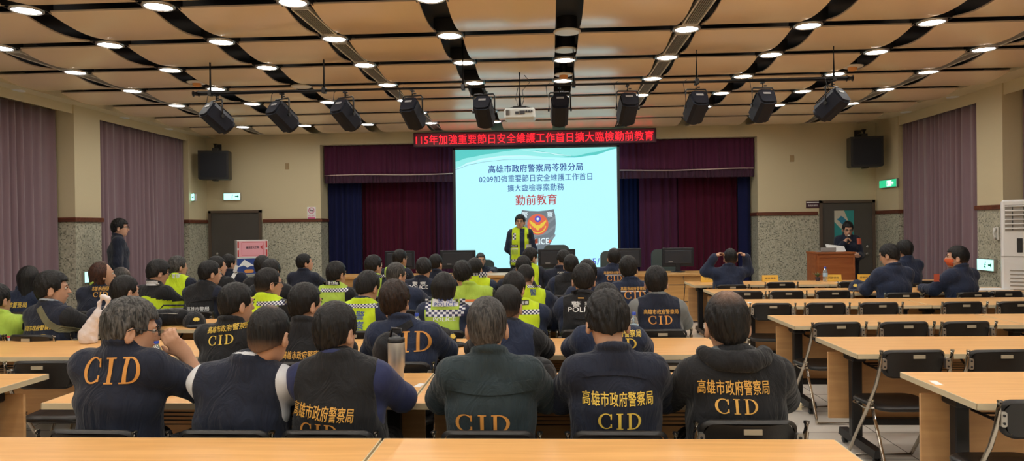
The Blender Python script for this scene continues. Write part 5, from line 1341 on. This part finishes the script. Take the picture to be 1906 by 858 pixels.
seat('K', 'seated person with blue black hair, plain navy vest and black sleeves', 945, 530, 945, 2, 'black folding chair under the person in plain navy vest', outfit='vest', cl=C_blue, cl2=C_black, hyaw=-12, hpitch=8, fade=.5, sw=.185)
seat('L', 'seated person in blue jacket mostly hidden by the bowed one in front', 1129, 528, 1134, 2, 'black folding chair under the person hidden by the bowed one', outfit='jacket', cl=C_blue, hpitch=14, sw=.18,
     texts=[('han', HAN, 1152, 624, 88, 13, M_goldy), ('cid', 'CID', 1156, 643, 62, 20, M_goldy)])
# third row
seat('G', 'seated person in navy vest with olive shoulder strap and yellow CID', 92, 505, 95, 3, 'black folding chair under the person with the olive strap', dy=-.12, outfit='vest', cl=C_navy, cl2=C_black, hyaw=-46, hpitch=4, rz=-12, sw=.205, arms='wide', big=1.08, collar_mat=C_lblue,
     texts=[('han', HAN, 65, 611, 64, 10, M_goldy, -1, .06), ('cid', 'CID', 71, 628, 44, 11, M_goldy, -1, .06)], hair='full')
seat('M', 'seated person in dark jacket behind the gray haired one and plastic bag', 229, 513, 214, 3, 'black folding chair under the person by the plastic bag', outfit='jacket', cl=C_navy, hyaw=-28, hpitch=8, texts=[('han', HAN, 206, 617, 60, 11, M_goldy)])
seat('S', 'seated person with glasses and yellow vest, head turned right behind the faded haircut', 498, 498, 494, 3, 'black folding chair under the person with glasses in yellow vest', outfit='hivest', cl=C_hi, cl2=C_black, hyaw=-46, hpitch=2, glasses=1, fade=.5, texts=(), patches=hv(500, 566, 58, 8))
seat('Q', 'seated person in yellow vest with two stacked blue characters', 682, 505, 672, 3, 'black folding chair under the person with blue characters on vest', outfit='hivest', cl=C_hi, cl2=C_blue, hyaw=-24, hpitch=20, hy=.06, patches=hv(668, 571, 62, 8), texts=[('han', '警', 668, 588, 17, 16, M_bluet), ('han', '察', 668, 606, 17, 16, M_bluet)])
seat('P', 'seated woman with black bob in yellow checked vest with silver nameplate', 825, 507, 826, 3, 'black folding chair under the woman in the checked vest', outfit='hivest', cl=C_hi2, cl2=C_blue, hair='bob', hpitch=4, female=True, sw=.175, drop=-.02,
     patches=[('check_band', 826, 584, 72, 13, M_chk, -1, (13, 3)), ('check_strip', 794, 568, 11, 20, M_chk, -1, (2, 6)), ('check_strip', 858, 568, 11, 20, M_chk, -1, (2, 6)), ('silver_panel', 826, 565, 50, 14, M_refl)],
     texts=[('han', '警 察', 826, 560.5, 28, 6.5, M_bluet), ('han', 'POLICE', 826, 568, 40, 7, M_bluet), ('han', 'POLICE', 826, 595, 42, 7, M_whitet)])
seat('O', 'seated person in blue shirt and black vest with white POLICE', 1086, 491, 1087, 3, 'black folding chair under the person in black POLICE vest', outfit='vest', cl=C_black, cl2=C_blue, hpitch=10, sw=.185, arms='wide',
     texts=[('han', '警 察', 1085, 567, 42, 10, M_whitet), ('han', 'POLICE', 1084, 577, 52, 9, M_whitet)], patches=[('name_strip', 1082, 556, 11, 2, M_gold)])
seat('N', 'seated person in navy vest with heather gray sleeves and gold CID', 1222, 495, 1224, 3, 'black folding chair under the person with gray sleeves', outfit='vest', cl=C_navy, cl2=C_grey, hpitch=4, sw=.185, arms='wide', hyaw=-8,
     texts=[('han', HAN, 1232, 581, 64, 9, M_gold), ('cid', 'CID', 1230, 596, 44, 15, M_goldo)])
seat('T', 'seated person with dark bowed head and yellow checked vest left of the POLICE vest', 957, 506, 972, 3, 'black folding chair under the bowed person in checked yellow vest', outfit='hivest', cl=C_hi, cl2=C_blue, hyaw=-20, hpitch=16,
     patches=hv(982, 582, 44, 9)+[('name_label', 976, 565, 16, 9, M_black)], texts=[('han', '警察', 976, 565, 13, 6, M_whitet)])
seat('Z', 'seated person in yellow and black jacket at the far left edge', -10, 528, 2, 3, 'black folding chair under the person at the far left edge', dy=-.1, outfit='jacket_hv', cl2=C_hi2, hyaw=-10, arms='wide',
     patches=[('white_tape', 8, 634, 40, 5, M_refl), ('red_tape', 8, 640, 40, 4, M_red), ('red_tape', 8, 629, 40, 4, M_red)])
# fourth row
seat('a', 'seated person in yellow and black jacket bent right beside the wall curtain', 293, 484, 288, 4, 'black folding chair under the bent person in yellow black jacket', outfit='jacket_hv', hyaw=-24, hpitch=18, rz=-18, glasses=1, hair='full', arms='wide',
     patches=[('silver_tape', 272, 528, 30, 9, M_refl), ('white_tape', 296, 578, 46, 5, M_refl), ('orange_tape', 296, 583, 46, 3, M_orange)])
seat('b', 'seated person in black harness vest with white characters', 389, 485, 380, 4, 'black folding chair under the person with white characters', outfit='vest', cl=C_black, cl2=C_navy, hyaw=-38, hpitch=4, rz=-6,
     texts=[('han', '高雄市警局', 368, 575, 42, 9, M_whitet), ('han', '特勤中隊', 368, 586, 40, 8, M_whitet)])
seat('d', 'seated woman with black ponytail and gold characters at the far left', 51, 495, 46, 4, 'black folding chair under the woman with the ponytail', outfit='jacket', cl=C_blue, hair='long', hyaw=6, female=True, sw=.165, texts=[('han', '市警察局', 28, 568, 34, 11, M_goldy)])
seat('e', 'seated woman with auburn bob, gold CID and lime collar', 188, 487, 182, 4, 'black folding chair under the woman with auburn bob', outfit='jacket', cl=C_navy, hair='bob', hm=H_auburn, hyaw=-40, rz=-4, female=True, sw=.165,
     texts=[('han', HAN, 183, 538, 40, 8, M_gold), ('cid', 'CID', 180, 549, 28, 10, M_gold)], patches=[('lime_yoke', 160, 528, 12, 5, C_hi2, -1, None, .5), ('lime_yoke', 196, 522, 12, 4, C_hi2, -1, None, -.5)])
seat('g', 'seated person in dark clothes in front of the stacked cartons', 503, 482, 505, 4, 'black folding chair under the dark clothed person near the cartons', outfit='jacket', cl=C_black, hyaw=-12)
seat('u', 'seated person in green yellow vest with black name panel, left of the red curtain', 625, 486, 622, 4, 'black folding chair under the person with black name panel', outfit='hivest', cl=C_hi2, cl2=C_black, hyaw=-30, hpitch=4,
     patches=hv(618, 541, 52, 7)+[('name_label', 612, 528, 32, 8, M_black)], texts=[('han', '苓雅分局', 612, 528, 26, 6, M_whitet)])
seat('v', 'seated person with receding gray cut and glasses in blue jacket', 737, 488, 748, 4, 'black folding chair under the gray person with glasses', outfit='jacket', cl=C_blue, hm=H_salt, hyaw=-42, hpitch=6, glasses=1, fade=.7, skin=M_skin)
seat('w', 'seated person in lime jacket with orange and white waist tape', 860, 486, 878, 4, 'black folding chair under the person in lime jacket', outfit='jacket_hv', cl2=C_hi2, hpitch=10, hair='full', arms='wide', sw=.195,
     patches=[('white_tape', 882, 566, 56, 6, M_refl), ('orange_tape', 882, 560, 56, 4, M_orange), ('orange_tape', 882, 573, 50, 3, M_orange)])
seat('x', 'seated person with bowed head, yellow vest with gray character', 978, 493, 990, 4, 'black folding chair under the bowed person with gray character', outfit='hivest', cl=C_hi, cl2=C_blue, hpitch=24, hyaw=-24, hy=.06, fade=.6,
     texts=[('han', '警', 992, 545, 12, 12, M_bluet)], patches=hv(994, 534, 26, 5))
seat('y', 'seated person in dark blue, half hidden behind the black POLICE vest', 1093, 484, 1097, 4, 'black folding chair under the person half hidden by POLICE vest', outfit='jacket', cl=C_blue, hpitch=6, hair='full')
seat('z', 'seated person in navy jacket with gold CID and wide shoulders', 1170, 476, 1176, 4, 'black folding chair under the wide shouldered CID person', outfit='jacket', cl=C_blue, hpitch=4, hyaw=-8,
     texts=[('han', HAN, 1180, 538, 46, 7, M_gold), ('cid', 'CID', 1183, 550, 40, 14, M_goldo)], patches=[('white_line', 1180, 543.5, 46, 1.2, M_refl)])
# fifth row
seat('c5', 'seated person in dark clothes beside the left door, face turned right', 402, 476, 404, 5, 'black folding chair under the person beside the left door', outfit='jacket', cl=C_black, hyaw=-52, fade=.7)
seat('f5', 'seated balding person leaning low beside the auburn bob', 222, 498, 222, 5, 'black folding chair under the balding leaning person', outfit='jacket', cl=C_black, hpitch=28, hyaw=-50, hm=H_salt, fade=.9, thin=(0, .03, .11, .10, .9))
seat('h5', 'seated gray haired person in bright yellow vest and navy sleeves at left', 329, 477, 332, 5, 'black folding chair under the gray person in bright yellow vest', outfit='hivest', cl=C_hi, cl2=C_navy, hm=H_grey, hair='full', hyaw=-35, texts=[('han', '警察', 322, 514, 14, 9, M_refl)])
seat('g5', 'seated person with black hair partly covering the carton edge', 487, 476, 489, 5, 'black folding chair under the person covering the carton edge', outfit='jacket', cl=C_black, hair='full')
seat('b5', 'seated person in checked vest with thick black hair before the red curtain', 695, 475, 693, 5, 'black folding chair under the thick haired person in checked vest', outfit='hivest', cl=C_hi2, cl2=C_navy, hair='full', hyaw=-38, patches=hv(700, 515, 30, 6))
seat('e5', 'seated person in dark jacket with small white POLICE below the monitors', 788, 480, 782, 5, 'black folding chair under the small POLICE lettered person', outfit='jacket', cl=C_navy, hpitch=14, hair='full', hroll=-6,
     texts=[('han', '警 察', 778, 528, 26, 6, M_whitet), ('han', 'POLICE', 777, 535, 37, 7, M_whitet)])
seat('k5', 'seated person in yellow vest just below the speaker, head low', 974, 477, 962, 5, 'black folding chair under the person just below the speaker', outfit='hivest', cl=C_hi, cl2=C_navy, hpitch=12, hair='full')
seat('n5', 'seated person in checked vest and navy sleeves at the screen corner', 884, 480, 892, 5, 'black folding chair under the person at the screen corner', outfit='hivest', cl=C_hi, cl2=C_blue, hyaw=-20, patches=hv(898, 512, 16, 10)+[('name_label', 884, 511, 12, 7, M_black)], texts=[('han', '警察', 884, 511, 10, 5, M_whitet)])
seat('m5', 'seated person in black with harness straps right of the speaker', 1063, 474, 1058, 5, 'black folding chair under the person with harness straps', outfit='vest', cl=C_black, cl2=C_blue, hpitch=8, hyaw=-6)
# sixth row
seat('m6', 'seated person in dark blue jacket looking up right before the tiled wall', 566, 472, 566, 6, 'black folding chair under the person looking up right', outfit='jacket', cl=C_navy, hyaw=-58, hpitch=-6, arms='table', face=True, patches=[('shoulder_badge', 602, 524, 5, 8, M_badge)])
seat('a6', 'seated person in black jacket with white shoulder belt beside the cartons', 424, 473, 430, 6, 'black folding chair under the person with white shoulder belt', outfit='jacket', cl=C_navy, hyaw=-30, patches=[('white_belt', 432, 510, 7, 34, M_whitet, -1, None, -.35)])
seat('c6', 'seated person with glasses and green vest, tallest before the red curtain', 744, 464, 738, 6, 'black folding chair under the tallest person before red curtain', outfit='hivest', cl=C_hi2, cl2=C_navy, hyaw=-36, glasses=1, patches=hv(724, 503, 16, 6))
seat('f6', 'seated person with small pale crown spot between two monitors', 811, 473, 813, 6, 'black folding chair under the person with pale crown spot', outfit='jacket', cl=C_navy, hyaw=-28, thin=(-.01, -.05, .10, .025, .9))
seat('j6', 'seated person with white face mask and yellow vest below the speaker', 988, 461, 985, 6, 'black folding chair under the masked person in yellow vest', outfit='hivest', cl=C_hi, cl2=C_navy, hyaw=-52, hpitch=8, mask=M_mask, hair='full', glasses=1)
seat('n6', 'seated person holding a hand to the face beside the wide monitor', 1049, 466, 1040, 6, 'black folding chair under the person with hand to face', outfit='jacket', cl=C_navy, hyaw=20, hpitch=24, arms=('face', 'table'), hair='full', texts=[('han', 'POLICE', 1046, 508, 16, 4, M_whitet)])
seat('q6', 'seated balding person in navy jacket with small gold CID before the screen', 1143, 462, 1140, 6, 'black folding chair under the balding small CID person', outfit='jacket', cl=C_blue, hair='short', thin=(0, .01, .125, .075, .9),
     texts=[('han', HAN, 1143, 508, 36, 5.5, M_gold), ('cid', 'CID', 1144, 518, 28, 9, M_goldo)], patches=[('white_line', 1143, 512.3, 30, .9, M_refl)])
seat('r6', 'seated person stretching with both hands behind the head', 1360, 462, 1356, 6, 'black folding chair under the person stretching both arms', outfit='jacket', cl=C_blue, arms='head', hpitch=0, fade=.4, sw=.185, res=.011)
seat('t6', 'seated person in navy beside the mauve curtain, farthest in right block', 1685, 447, 1689, 6, 'black folding chair under the farthest person in right block', outfit='jacket', cl=C_blue, rz=12, hyaw=8, hair='full')
seat('s6', 'seated person leaning over papers in navy jacket, right block, nearer of two', 1661, 454, 1664, 5, 'black folding chair under the person leaning over papers', outfit='jacket', cl=C_blue, rz=8, hyaw=34, hpitch=18, hy=.07, sw=.19, arms='wide', drop=.01, res=.011, glasses=1)
seat('u6', 'seated person with orange face mask looking left, orange badge on sleeve', 1783, 458, 1790, 5, 'black folding chair under the person with orange face mask', outfit='jacket', cl=C_blue, rz=22, hyaw=42, hpitch=-2, mask=M_maskr, face=True, skin=M_skinf, res=.009, fade=.5, hair='full', arms='wide', sw=.185,
     patches=[('shoulder_badge', 1757, 518, 13, 14, M_badge)])
# behind the conference desk
Yf = 12.55; hx_, zt_ = at_px(894, 471, Yf); person('gray haired person seated behind the conference desk at the screen edge', hx_, Yf, zt_, rz=196, hair='short', hm=H_salt, face=True, outfit='jacket', cl=C_navy, res=.013, hpitch=4, glasses=1, fade=.6)
y_ = Yf; r = empty('swivel_chair', (hx_, y_+.06, 0), math.pi); tag(r, 'grey green swivel chair under the gray person behind the desk', 'chair', 'swivel chairs at the conference desks')
m = MB(); m.prism(rrect(.44, .40, .10, 5, 0, .78), -.30, -.24); m.build('backrest', M_pad, r)
m = MB(); m.box((-.22, -.20, .36), (.22, .22, .425), .03); m.build('seat', M_pad, r); m = MB(); m.tube([(0, 0, .02), (0, 0, .37)], .03, 10); m.tube([(0, -.18, .39), (0, -.27, .62)], .02, 8); m.lathe([(.26, 0), (.25, .03), (.03, .05)], (0, 0, 0), 20); m.build('column', M_black, r)
# standing: speaker, reader, onlooker
Ys = 12.55; X, zt = at_px(968, 400, Ys)
spk = person('standing speaker facing the room in yellow police vest before the screen', X, Ys, zt, rz=180, hpitch=2, hyaw=-4, hair='full', face=True, standing=True, outfit='hivest', cl=C_hi, cl2=C_blue, arms='back', res=.009, hy=.02, skin=M_skin, sw=.185,
     patches=[('dark_opening', 972, 450, 9, 50, C_blue, 1), ('name_label', 957, 458, 14, 5, M_black, 1), ('pocket', 957, 468, 14, 11, C_hi2, 1), ('silver_strip', 957, 463.5, 14, 3, M_refl, 1), ('check_strip', 957, 440, 6, 12, M_chk, 1, (2, 4)),
              ('check_band', 958, 486, 15, 6, M_chk, 1, (5, 3)), ('check_band', 984, 486, 12, 6, M_chk, 1, (4, 3)), ('silver_strip', 984, 458, 9, 6, M_refl, 1), ('black_pocket', 985, 440, 8, 9, M_black, 1), ('shoulder_badge', 998, 449, 5, 9, M_badge, 1)],
     texts=[('han', 'POLICE', 957, 458, 11, 3.5, M_whitet, 1)])
Yr = 12.62; X, zt = at_px(1577, 413, Yr)
rd = person('standing woman in navy reading into a microphone behind the lectern', X, Yr, zt, rz=168, hpitch=20, hyaw=0, hair='bun', face=True, glasses=1, standing=True, outfit='jacket', cl=C_navy, arms=('paper', 'mic'), res=.008, female=True, sw=.16, skin=M_skinf, hy=.05, drop=-.01,
     patches=[('shoulder_badge', 1600, 449, 8, 11, M_badge, 1)])
Yo = 10.05; X, zt = at_px(222, 408, Yo)
ob = person('standing person in black shirt with glasses beside the left curtain', X-.02, Yo, zt, rz=-58, hpitch=4, hyaw=-10, hair='full', face=True, glasses=1, standing=True, outfit='jacket', cl=C_navy, arms='side', res=.009, skin=M_skinf, sw=.175, big=1.03)
# ================================================================ small things
def onto(px, Y): return P(px, 600, Y).x
M_pet = plain('clear bottle', (0.80, 0.88, 0.92), 0.08, trans=0.85); M_bcap = plain('blue bottle cap', (0.02, 0.06, 0.42), .4); M_lbl = plain('bottle label', (0.35, 0.55, 0.75), .5)
def bottle(px, Y, label, z=TZ):
    r = empty('water_bottle', (onto(px, Y), Y, z)); tag(r, label, 'bottle', 'water bottles')
    MB().lathe([(.030, 0), (.032, .006), (.032, .05), (.030, .06), (.032, .07), (.032, .13), (.026, .155), (.013, .178), (.013, .19)], n=18).build('bottle_body', M_pet, r)
    MB().lathe([(.0325, .07), (.0325, .12)], n=18).build('paper_label', M_lbl, r); MB().lathe([(.015, .184), (.015, .204), (.012, .206)], n=14).build('cap', M_bcap, r)
bottle(776, 5.12, 'water bottle with blue cap between brown haired person and checked vest woman'); bottle(1180, 5.1, 'water bottle with blue cap left of the person with gray sleeves')
bottle(290, 3.93, 'water bottle with blue cap beside the gray haired person adjusting glasses'); bottle(1537, 10.25, 'clear water bottle in front of the lectern beside a yellow name card')
def cap(px, Y, rz, label, mat, z=TZ, big=1.0, tilt=0.):
    r = empty('peaked_cap', (onto(px, Y), Y, z), math.radians(rz)); tag(r, label, 'cap', 'caps on the tables')
    f = Field((-.16, -.24, -.01), (.16, .16, .17), .008); f.ell((0, 0, .02), (.095*big, .11*big, .105*big)); f.half(lambda X_, Y_, Z_: .0-Z_+0*X_+0*Y_, .004); f.ripple(.0025, 40, px); V, F_ = f.mesh(); fast_mesh('crown', V, F_, mat, r)
    f = Field((-.12, -.24, -.01), (.12, .0, .06), .007); f.ell((0, -.10, .012), (.082, .10, .012)); f.half(lambda X_, Y_, Z_: Y_+.07+0*X_+0*Z_, .004); V, F_ = f.mesh(); fast_mesh('brim', V, F_, mat, r)
    m = MB(); c = Vector((0, -.098*big, .065)); 
    m.prism([(.030*math.cos(t*math.pi/8)*(1 if t % 2 else .75), .020*math.sin(t*math.pi/8)*(1 if t % 2 else .75)) for t in range(16)], -.004, .004, Matrix.Translation(c) @ Matrix.Rotation(math.radians(-25), 4, 'X')); m.build('gold_emblem', M_goldy, r)
    m = MB(); m.lathe([(.008, .0), (.006, .006), (.0005, .008)], (0, 0, .122*big), 10); m.build('top_button', mat, r)
    return r
cap(362, 6.02, 35, 'black cap with gold emblem on the table left of slanted CID jacket', C_black); cap(1002, 3.80, 200, 'black cap on the nearest table row between petrol and navy jackets', C_black)
cap(822, 4.97, 60, 'black cap with gold emblem right of the brown haired person', C_black); cap(352, 3.72, 20, 'black cap on the near table left of the plain vest person', C_black)
cap(1597, 8.85, -35, 'navy cap with gold emblem on the table left of the leaning person', C_blue, big=1.05)
# black shoulder bag lying on the table
r = empty('shoulder_bag', (onto(318, 6.05), 6.05, TZ)); tag(r, 'black cloth bag on the table beside the black cap', 'bag')
f = Field((-.2, -.14, -.01), (.2, .14, .20), .009); f.cone((-.10, 0, .07), (.10, 0, .075), .075, .07); f.half(lambda X_, Y_, Z_: .0-Z_+0*X_+0*Y_, .006); f.ripple(.005, 30, 2.); V, F_ = f.mesh(); fast_mesh('bag_body', V, F_, C_black, r)
MB().tube([(-.10, -.072, .11), (.0, -.078, .115), (.10, -.07, .11)], .003, 6).build('zip', M_steel, r); MB().tube([(-.14, 0, .1), (-.1, .06, .17), (.1, .06, .17), (.15, 0, .1)], .008, 8).build('strap', C_black, r)
# white plastic carrier bag
r = empty('plastic_bag', (onto(178, 5.12), 5.10, TZ)); tag(r, 'white plastic carrier bag with upright handles on the table', 'bag')
M_poly = plain('thin white polythene', (0.72, 0.66, 0.66), .35, bump=.4, bscale=25)
f = Field((-.15, -.12, -.01), (.2, .12, .42), .008); f.cone((-.05, 0, .06), (.03, 0, .22), .062, .030, sx=.9); f.cone((-.03, 0, .03), (-.05, 0, .02), .05, .05)
f.cone((.03, 0, .21), (.045, 0, .30), .022, .012); f.cone((.045, 0, .30), (.075, .0, .35), .012, .014); f.cone((.075, 0, .35), (.115, 0, .33), .014, .014); f.cone((.115, 0, .33), (.10, 0, .25), .014, .014); f.cone((.10, 0, .25), (.05, 0, .20), .014, .025)
f.half(lambda X_, Y_, Z_: .0-Z_+0*X_+0*Y_, .006); f.ripple(.005, 55, 1.); V, F_ = f.mesh(); fast_mesh('bag_film', V, F_, M_poly, r)
# steel tumbler with a cap over it
r = empty('steel_tumbler', (onto(737, 3.58), 3.58, TZ)); tag(r, 'tall brushed steel tumbler on the table between blue shirt and petrol jacket', 'tumbler')
M_tum = plain('pale steel tumbler', (0.52, 0.50, 0.46), .32, metal=.6)
MB().lathe([(.032, 0), (.034, .004), (.036, .10), (.043, .125), (.044, .24), (.042, .245)], n=28).build('cup_body', M_tum, r); MB().lathe([(.043, .243), (.044, .262), (.036, .27), (.0005, .272)][::1], n=28).build('lid', M_blackp, r)
m = MB(); m.tube([(.03, 0, .268), (.025, 0, .31), (-.02, 0, .315), (-.03, 0, .27)], .007, 8); m.build('carry_loop', M_blackp, r)
r = empty('hanging_cap', (onto(726, 3.70), 3.70, TZ), .2); tag(r, 'black cap standing on end behind the steel tumbler', 'cap')
f = Field((-.12, -.08, -.01), (.12, .12, .30), .008); f.ell((-.01, .03, .17), (.085, .075, .105)); f.cone((-.04, .03, .0), (-.03, .03, .12), .02, .03, sx=.6); f.cone((.05, .02, .2), (.06, .0, .08), .02, .012); f.half(lambda X_, Y_, Z_: .0-Z_+0*X_+0*Y_, .006); f.ripple(.003, 40, 2.); V, F_ = f.mesh(); fast_mesh('crown', V, F_, C_black, r)
# olive strap across the back of the man at the left; black backpack strap on the blue jacket
def strap(d, pts, mat, name='strap', hw=.019, side=-1):
    """a webbing band laid over the back through pixel points"""
    L = [d['loc2'](px, py, side) for px, py in pts]; P2 = []
    for (x0, z0), (x1, z1) in zip(L[:-1], L[1:]):
        for i in range(8): P2.append((x0+(x1-x0)*i/8, z0+(z1-z0)*i/8))
    P2.append(L[-1]); V = []; F_ = []
    for i, (x, z) in enumerate(P2):
        a = P2[max(0, i-1)]; b = P2[min(len(P2)-1, i+1)]; dx, dz = b[0]-a[0], b[1]-a[1]; n = math.hypot(dx, dz) or 1
        for q in (-1, -.33, .33, 1): V.append((x-dz/n*hw*q, z+dx/n*hw*q))
    for i in range(len(P2)-1):
        for q in range(3): a = i*4+q; F_.append((a, a+4, a+5, a+1))
    o = d['lay'](name, np.array(V), F_, mat, side, .006)
    if o: md = o.modifiers.new('thickness', 'SOLIDIFY'); md.thickness = .004; md.offset = 0
    return o
M_olive = cloth('olive webbing', (0.15, 0.145, 0.085), .2)
strap(PPL['G'], [(60, 574), (72, 588), (88, 603), (105, 614), (120, 622), (134, 630)], M_olive, 'shoulder_strap', .024)
strap(PPL['J'], [(762, 604), (745, 613), (725, 622), (708, 634)], C_black, 'shoulder_strap', .020)
strap(PPL['D'], [(828, 722), (870, 727), (912, 728), (955, 727), (996, 722)], C_teal, 'yoke_flap', .024)
strap(PPL['E'], [(1082, 704), (1115, 700), (1145, 699), (1178, 701), (1208, 707)], C_navy, 'yoke_seam', .009)
strap(PPL['b'], [(352, 560), (372, 557), (392, 556), (410, 558)], C_black, 'harness_band', .016); strap(PPL['m5'], [(1046, 522), (1060, 520), (1074, 523)], C_black, 'harness_band', .02)
for k_, pts in (('O', [(1064, 545), (1085, 542), (1104, 546)]), ('O', [(1066, 591), (1085, 592), (1106, 591)]), ('O', [(1066, 601), (1085, 602), (1106, 601)])): strap(PPL[k_], pts, C_black, 'webbing_row', .010)
# microphone, papers and laptop at the lectern
H_ = rd['H']; el, wr, fd, pn = rd['A'][1]
r = empty('microphone', (0, 0, 0)); tag(r, 'black handheld microphone held up by the reading woman', 'microphone')
M2 = rd['root'].matrix_basis.copy() if False else Matrix.Translation(rd['root'].location) @ Matrix.Rotation(rd['root'].rotation_euler[2], 4, 'Z')
g = Vector(wr+fd*.075+pn*.035); tip = Vector(H_(0, .135, -.065)); a = M2 @ (g+(g-tip).normalized()*.07); b = M2 @ tip; r.location = a; ax = (b-a); L = ax.length
m = MB(); m.lathe([(.009, 0), (.012, .02), (.015, L-.045)], (0, 0, 0), 14, tuple(ax)); m.build('handle', M_blackp, r); m = MB(); m.lathe([(.015, L-.045), (.024, L-.035), (.026, L-.02), (.018, L-.003), (.0005, L)], (0, 0, 0), 14, tuple(ax)); m.build('grille_head', M_steel, r)
q = P(1556, 463, 12.22); r = empty('paper_sheets', (q.x, 12.22, q.z)); tag(r, 'tilted stack of white sheets held above the lectern', 'paper'); r.rotation_euler = (math.radians(28), math.radians(8), math.radians(-6))
MB().box((-.15, -.10, -.008), (.15, .11, .008)).build('sheet_stack', M_paper, r)
q = P(1538, 466, 12.1); r = empty('laptop', (q.x-.05, 12.0, 1.09), .1); tag(r, 'grey laptop lying open on the left of the lectern top', 'laptop')
MB().box((-.13, -.09, 0), (.13, .09, .016), .004).build('base', M_lab, r); MB().box((-.13, -.10, .016), (.13, -.09, .075), .003).build('lid', M_lab, r)
# table clutter on the front right row
M_card = plain('yellow name card', (0.78, 0.47, 0.06), .5)
for i, (px, w_, s_, lb) in enumerate(((1322, .24, '分局長', 'yellow name card left of the person stretching both arms'), (1435, .22, '偵查隊長', 'yellow name card alone on the front right table'), (1553, .22, '行政組長', 'yellow name card right of the clear water bottle'), (1612, .20, '督察組長', 'yellow name card partly behind the leaning person'))):
    Yc = 10.28; r = empty('name_card', (onto(px, Yc), Yc, TZ)); tag(r, lb, 'name card', 'yellow name cards')
    m = MB(); m.prism([(-w_/2, 0), (w_/2, 0), (w_/2, .095), (-w_/2, .095)], -.002, .0, Matrix.Rotation(math.radians(-14), 4, 'X')); m.prism([(-w_/2, 0), (w_/2, 0), (w_/2, .095), (-w_/2, .095)], .0, .002, Matrix.Translation((0, .047, 0)) @ Matrix.Rotation(math.radians(14), 4, 'X')); m.build('folded_card', M_card, r)
    flat_text('card_text', s_, (0, .010, .046), .15, .032, M_ink, r)
def sheet(px, Y, rz, w_, d_, label, z=TZ, n=1, col=None):
    r = empty('paper_sheet', (onto(px, Y), Y, z), math.radians(rz)); tag(r, label, 'paper', 'loose papers and stickers')
    MB().box((-w_/2, -d_/2, 0), (w_/2, d_/2, .0012*n)).build('sheet', col or M_paper, r)
sheet(1582, 9.98, 12, .30, .21, 'white sheet beside the bottle before the lectern', n=4); sheet(1745, 8.75, -8, .30, .21, 'white sheet between the leaning person and the masked one', n=2); sheet(1842, 8.8, 5, .42, .25, 'white booklet right of the masked person', n=8)
sheet(779, 3.68, -12, .035, .085, 'small white sticker on the table right of the steel tumbler'); sheet(1741, 3.72, -8, .035, .10, 'small white sticker on the nearest right table'); sheet(841, 4.98, -12, .03, .08, 'small white sticker on the second middle table'); sheet(697, 2.38, 0, .05, .05, 'small white sticker at the bottom edge of the nearest table'); sheet(1395, 7.55, -3, .04, .08, 'small white sticker on the fourth right table corner')
# potted plant by the bottle
r = empty('potted_plant', (onto(1523, 10.33), 10.33, TZ)); tag(r, 'tiny potted plant left of the clear bottle', 'plant')
MB().lathe([(.025, 0), (.035, .05), (.036, .055), (.03, .055)], n=14).build('pot', M_ink, r); m = MB(); M_leaf = plain('dull leaf green', (.08, .11, .035), .5)
for i in range(14):
    a = i*2.4; rr = .05+.03*random.random(); m.tube([(0, 0, .05), (rr*.5*math.cos(a), rr*.5*math.sin(a), .09), (rr*math.cos(a), rr*math.sin(a), .10+.03*random.random())], [.003, .010, .001], 5, squash=.3)
m.build('leaves', M_leaf, r)
# desk cables below the conference desks
m = MB(); x = onto(1273, 11.1); m.tube([(x, 11.10, HZ-.02), (x+.02, 11.08, .62), (x-.01, 11.07, .3), (x+.03, 11.05, .02)], .006, 6); o = m.build('power_cable', M_black); tag(o, 'black power cable hanging down the front of the conference desk', 'cable')
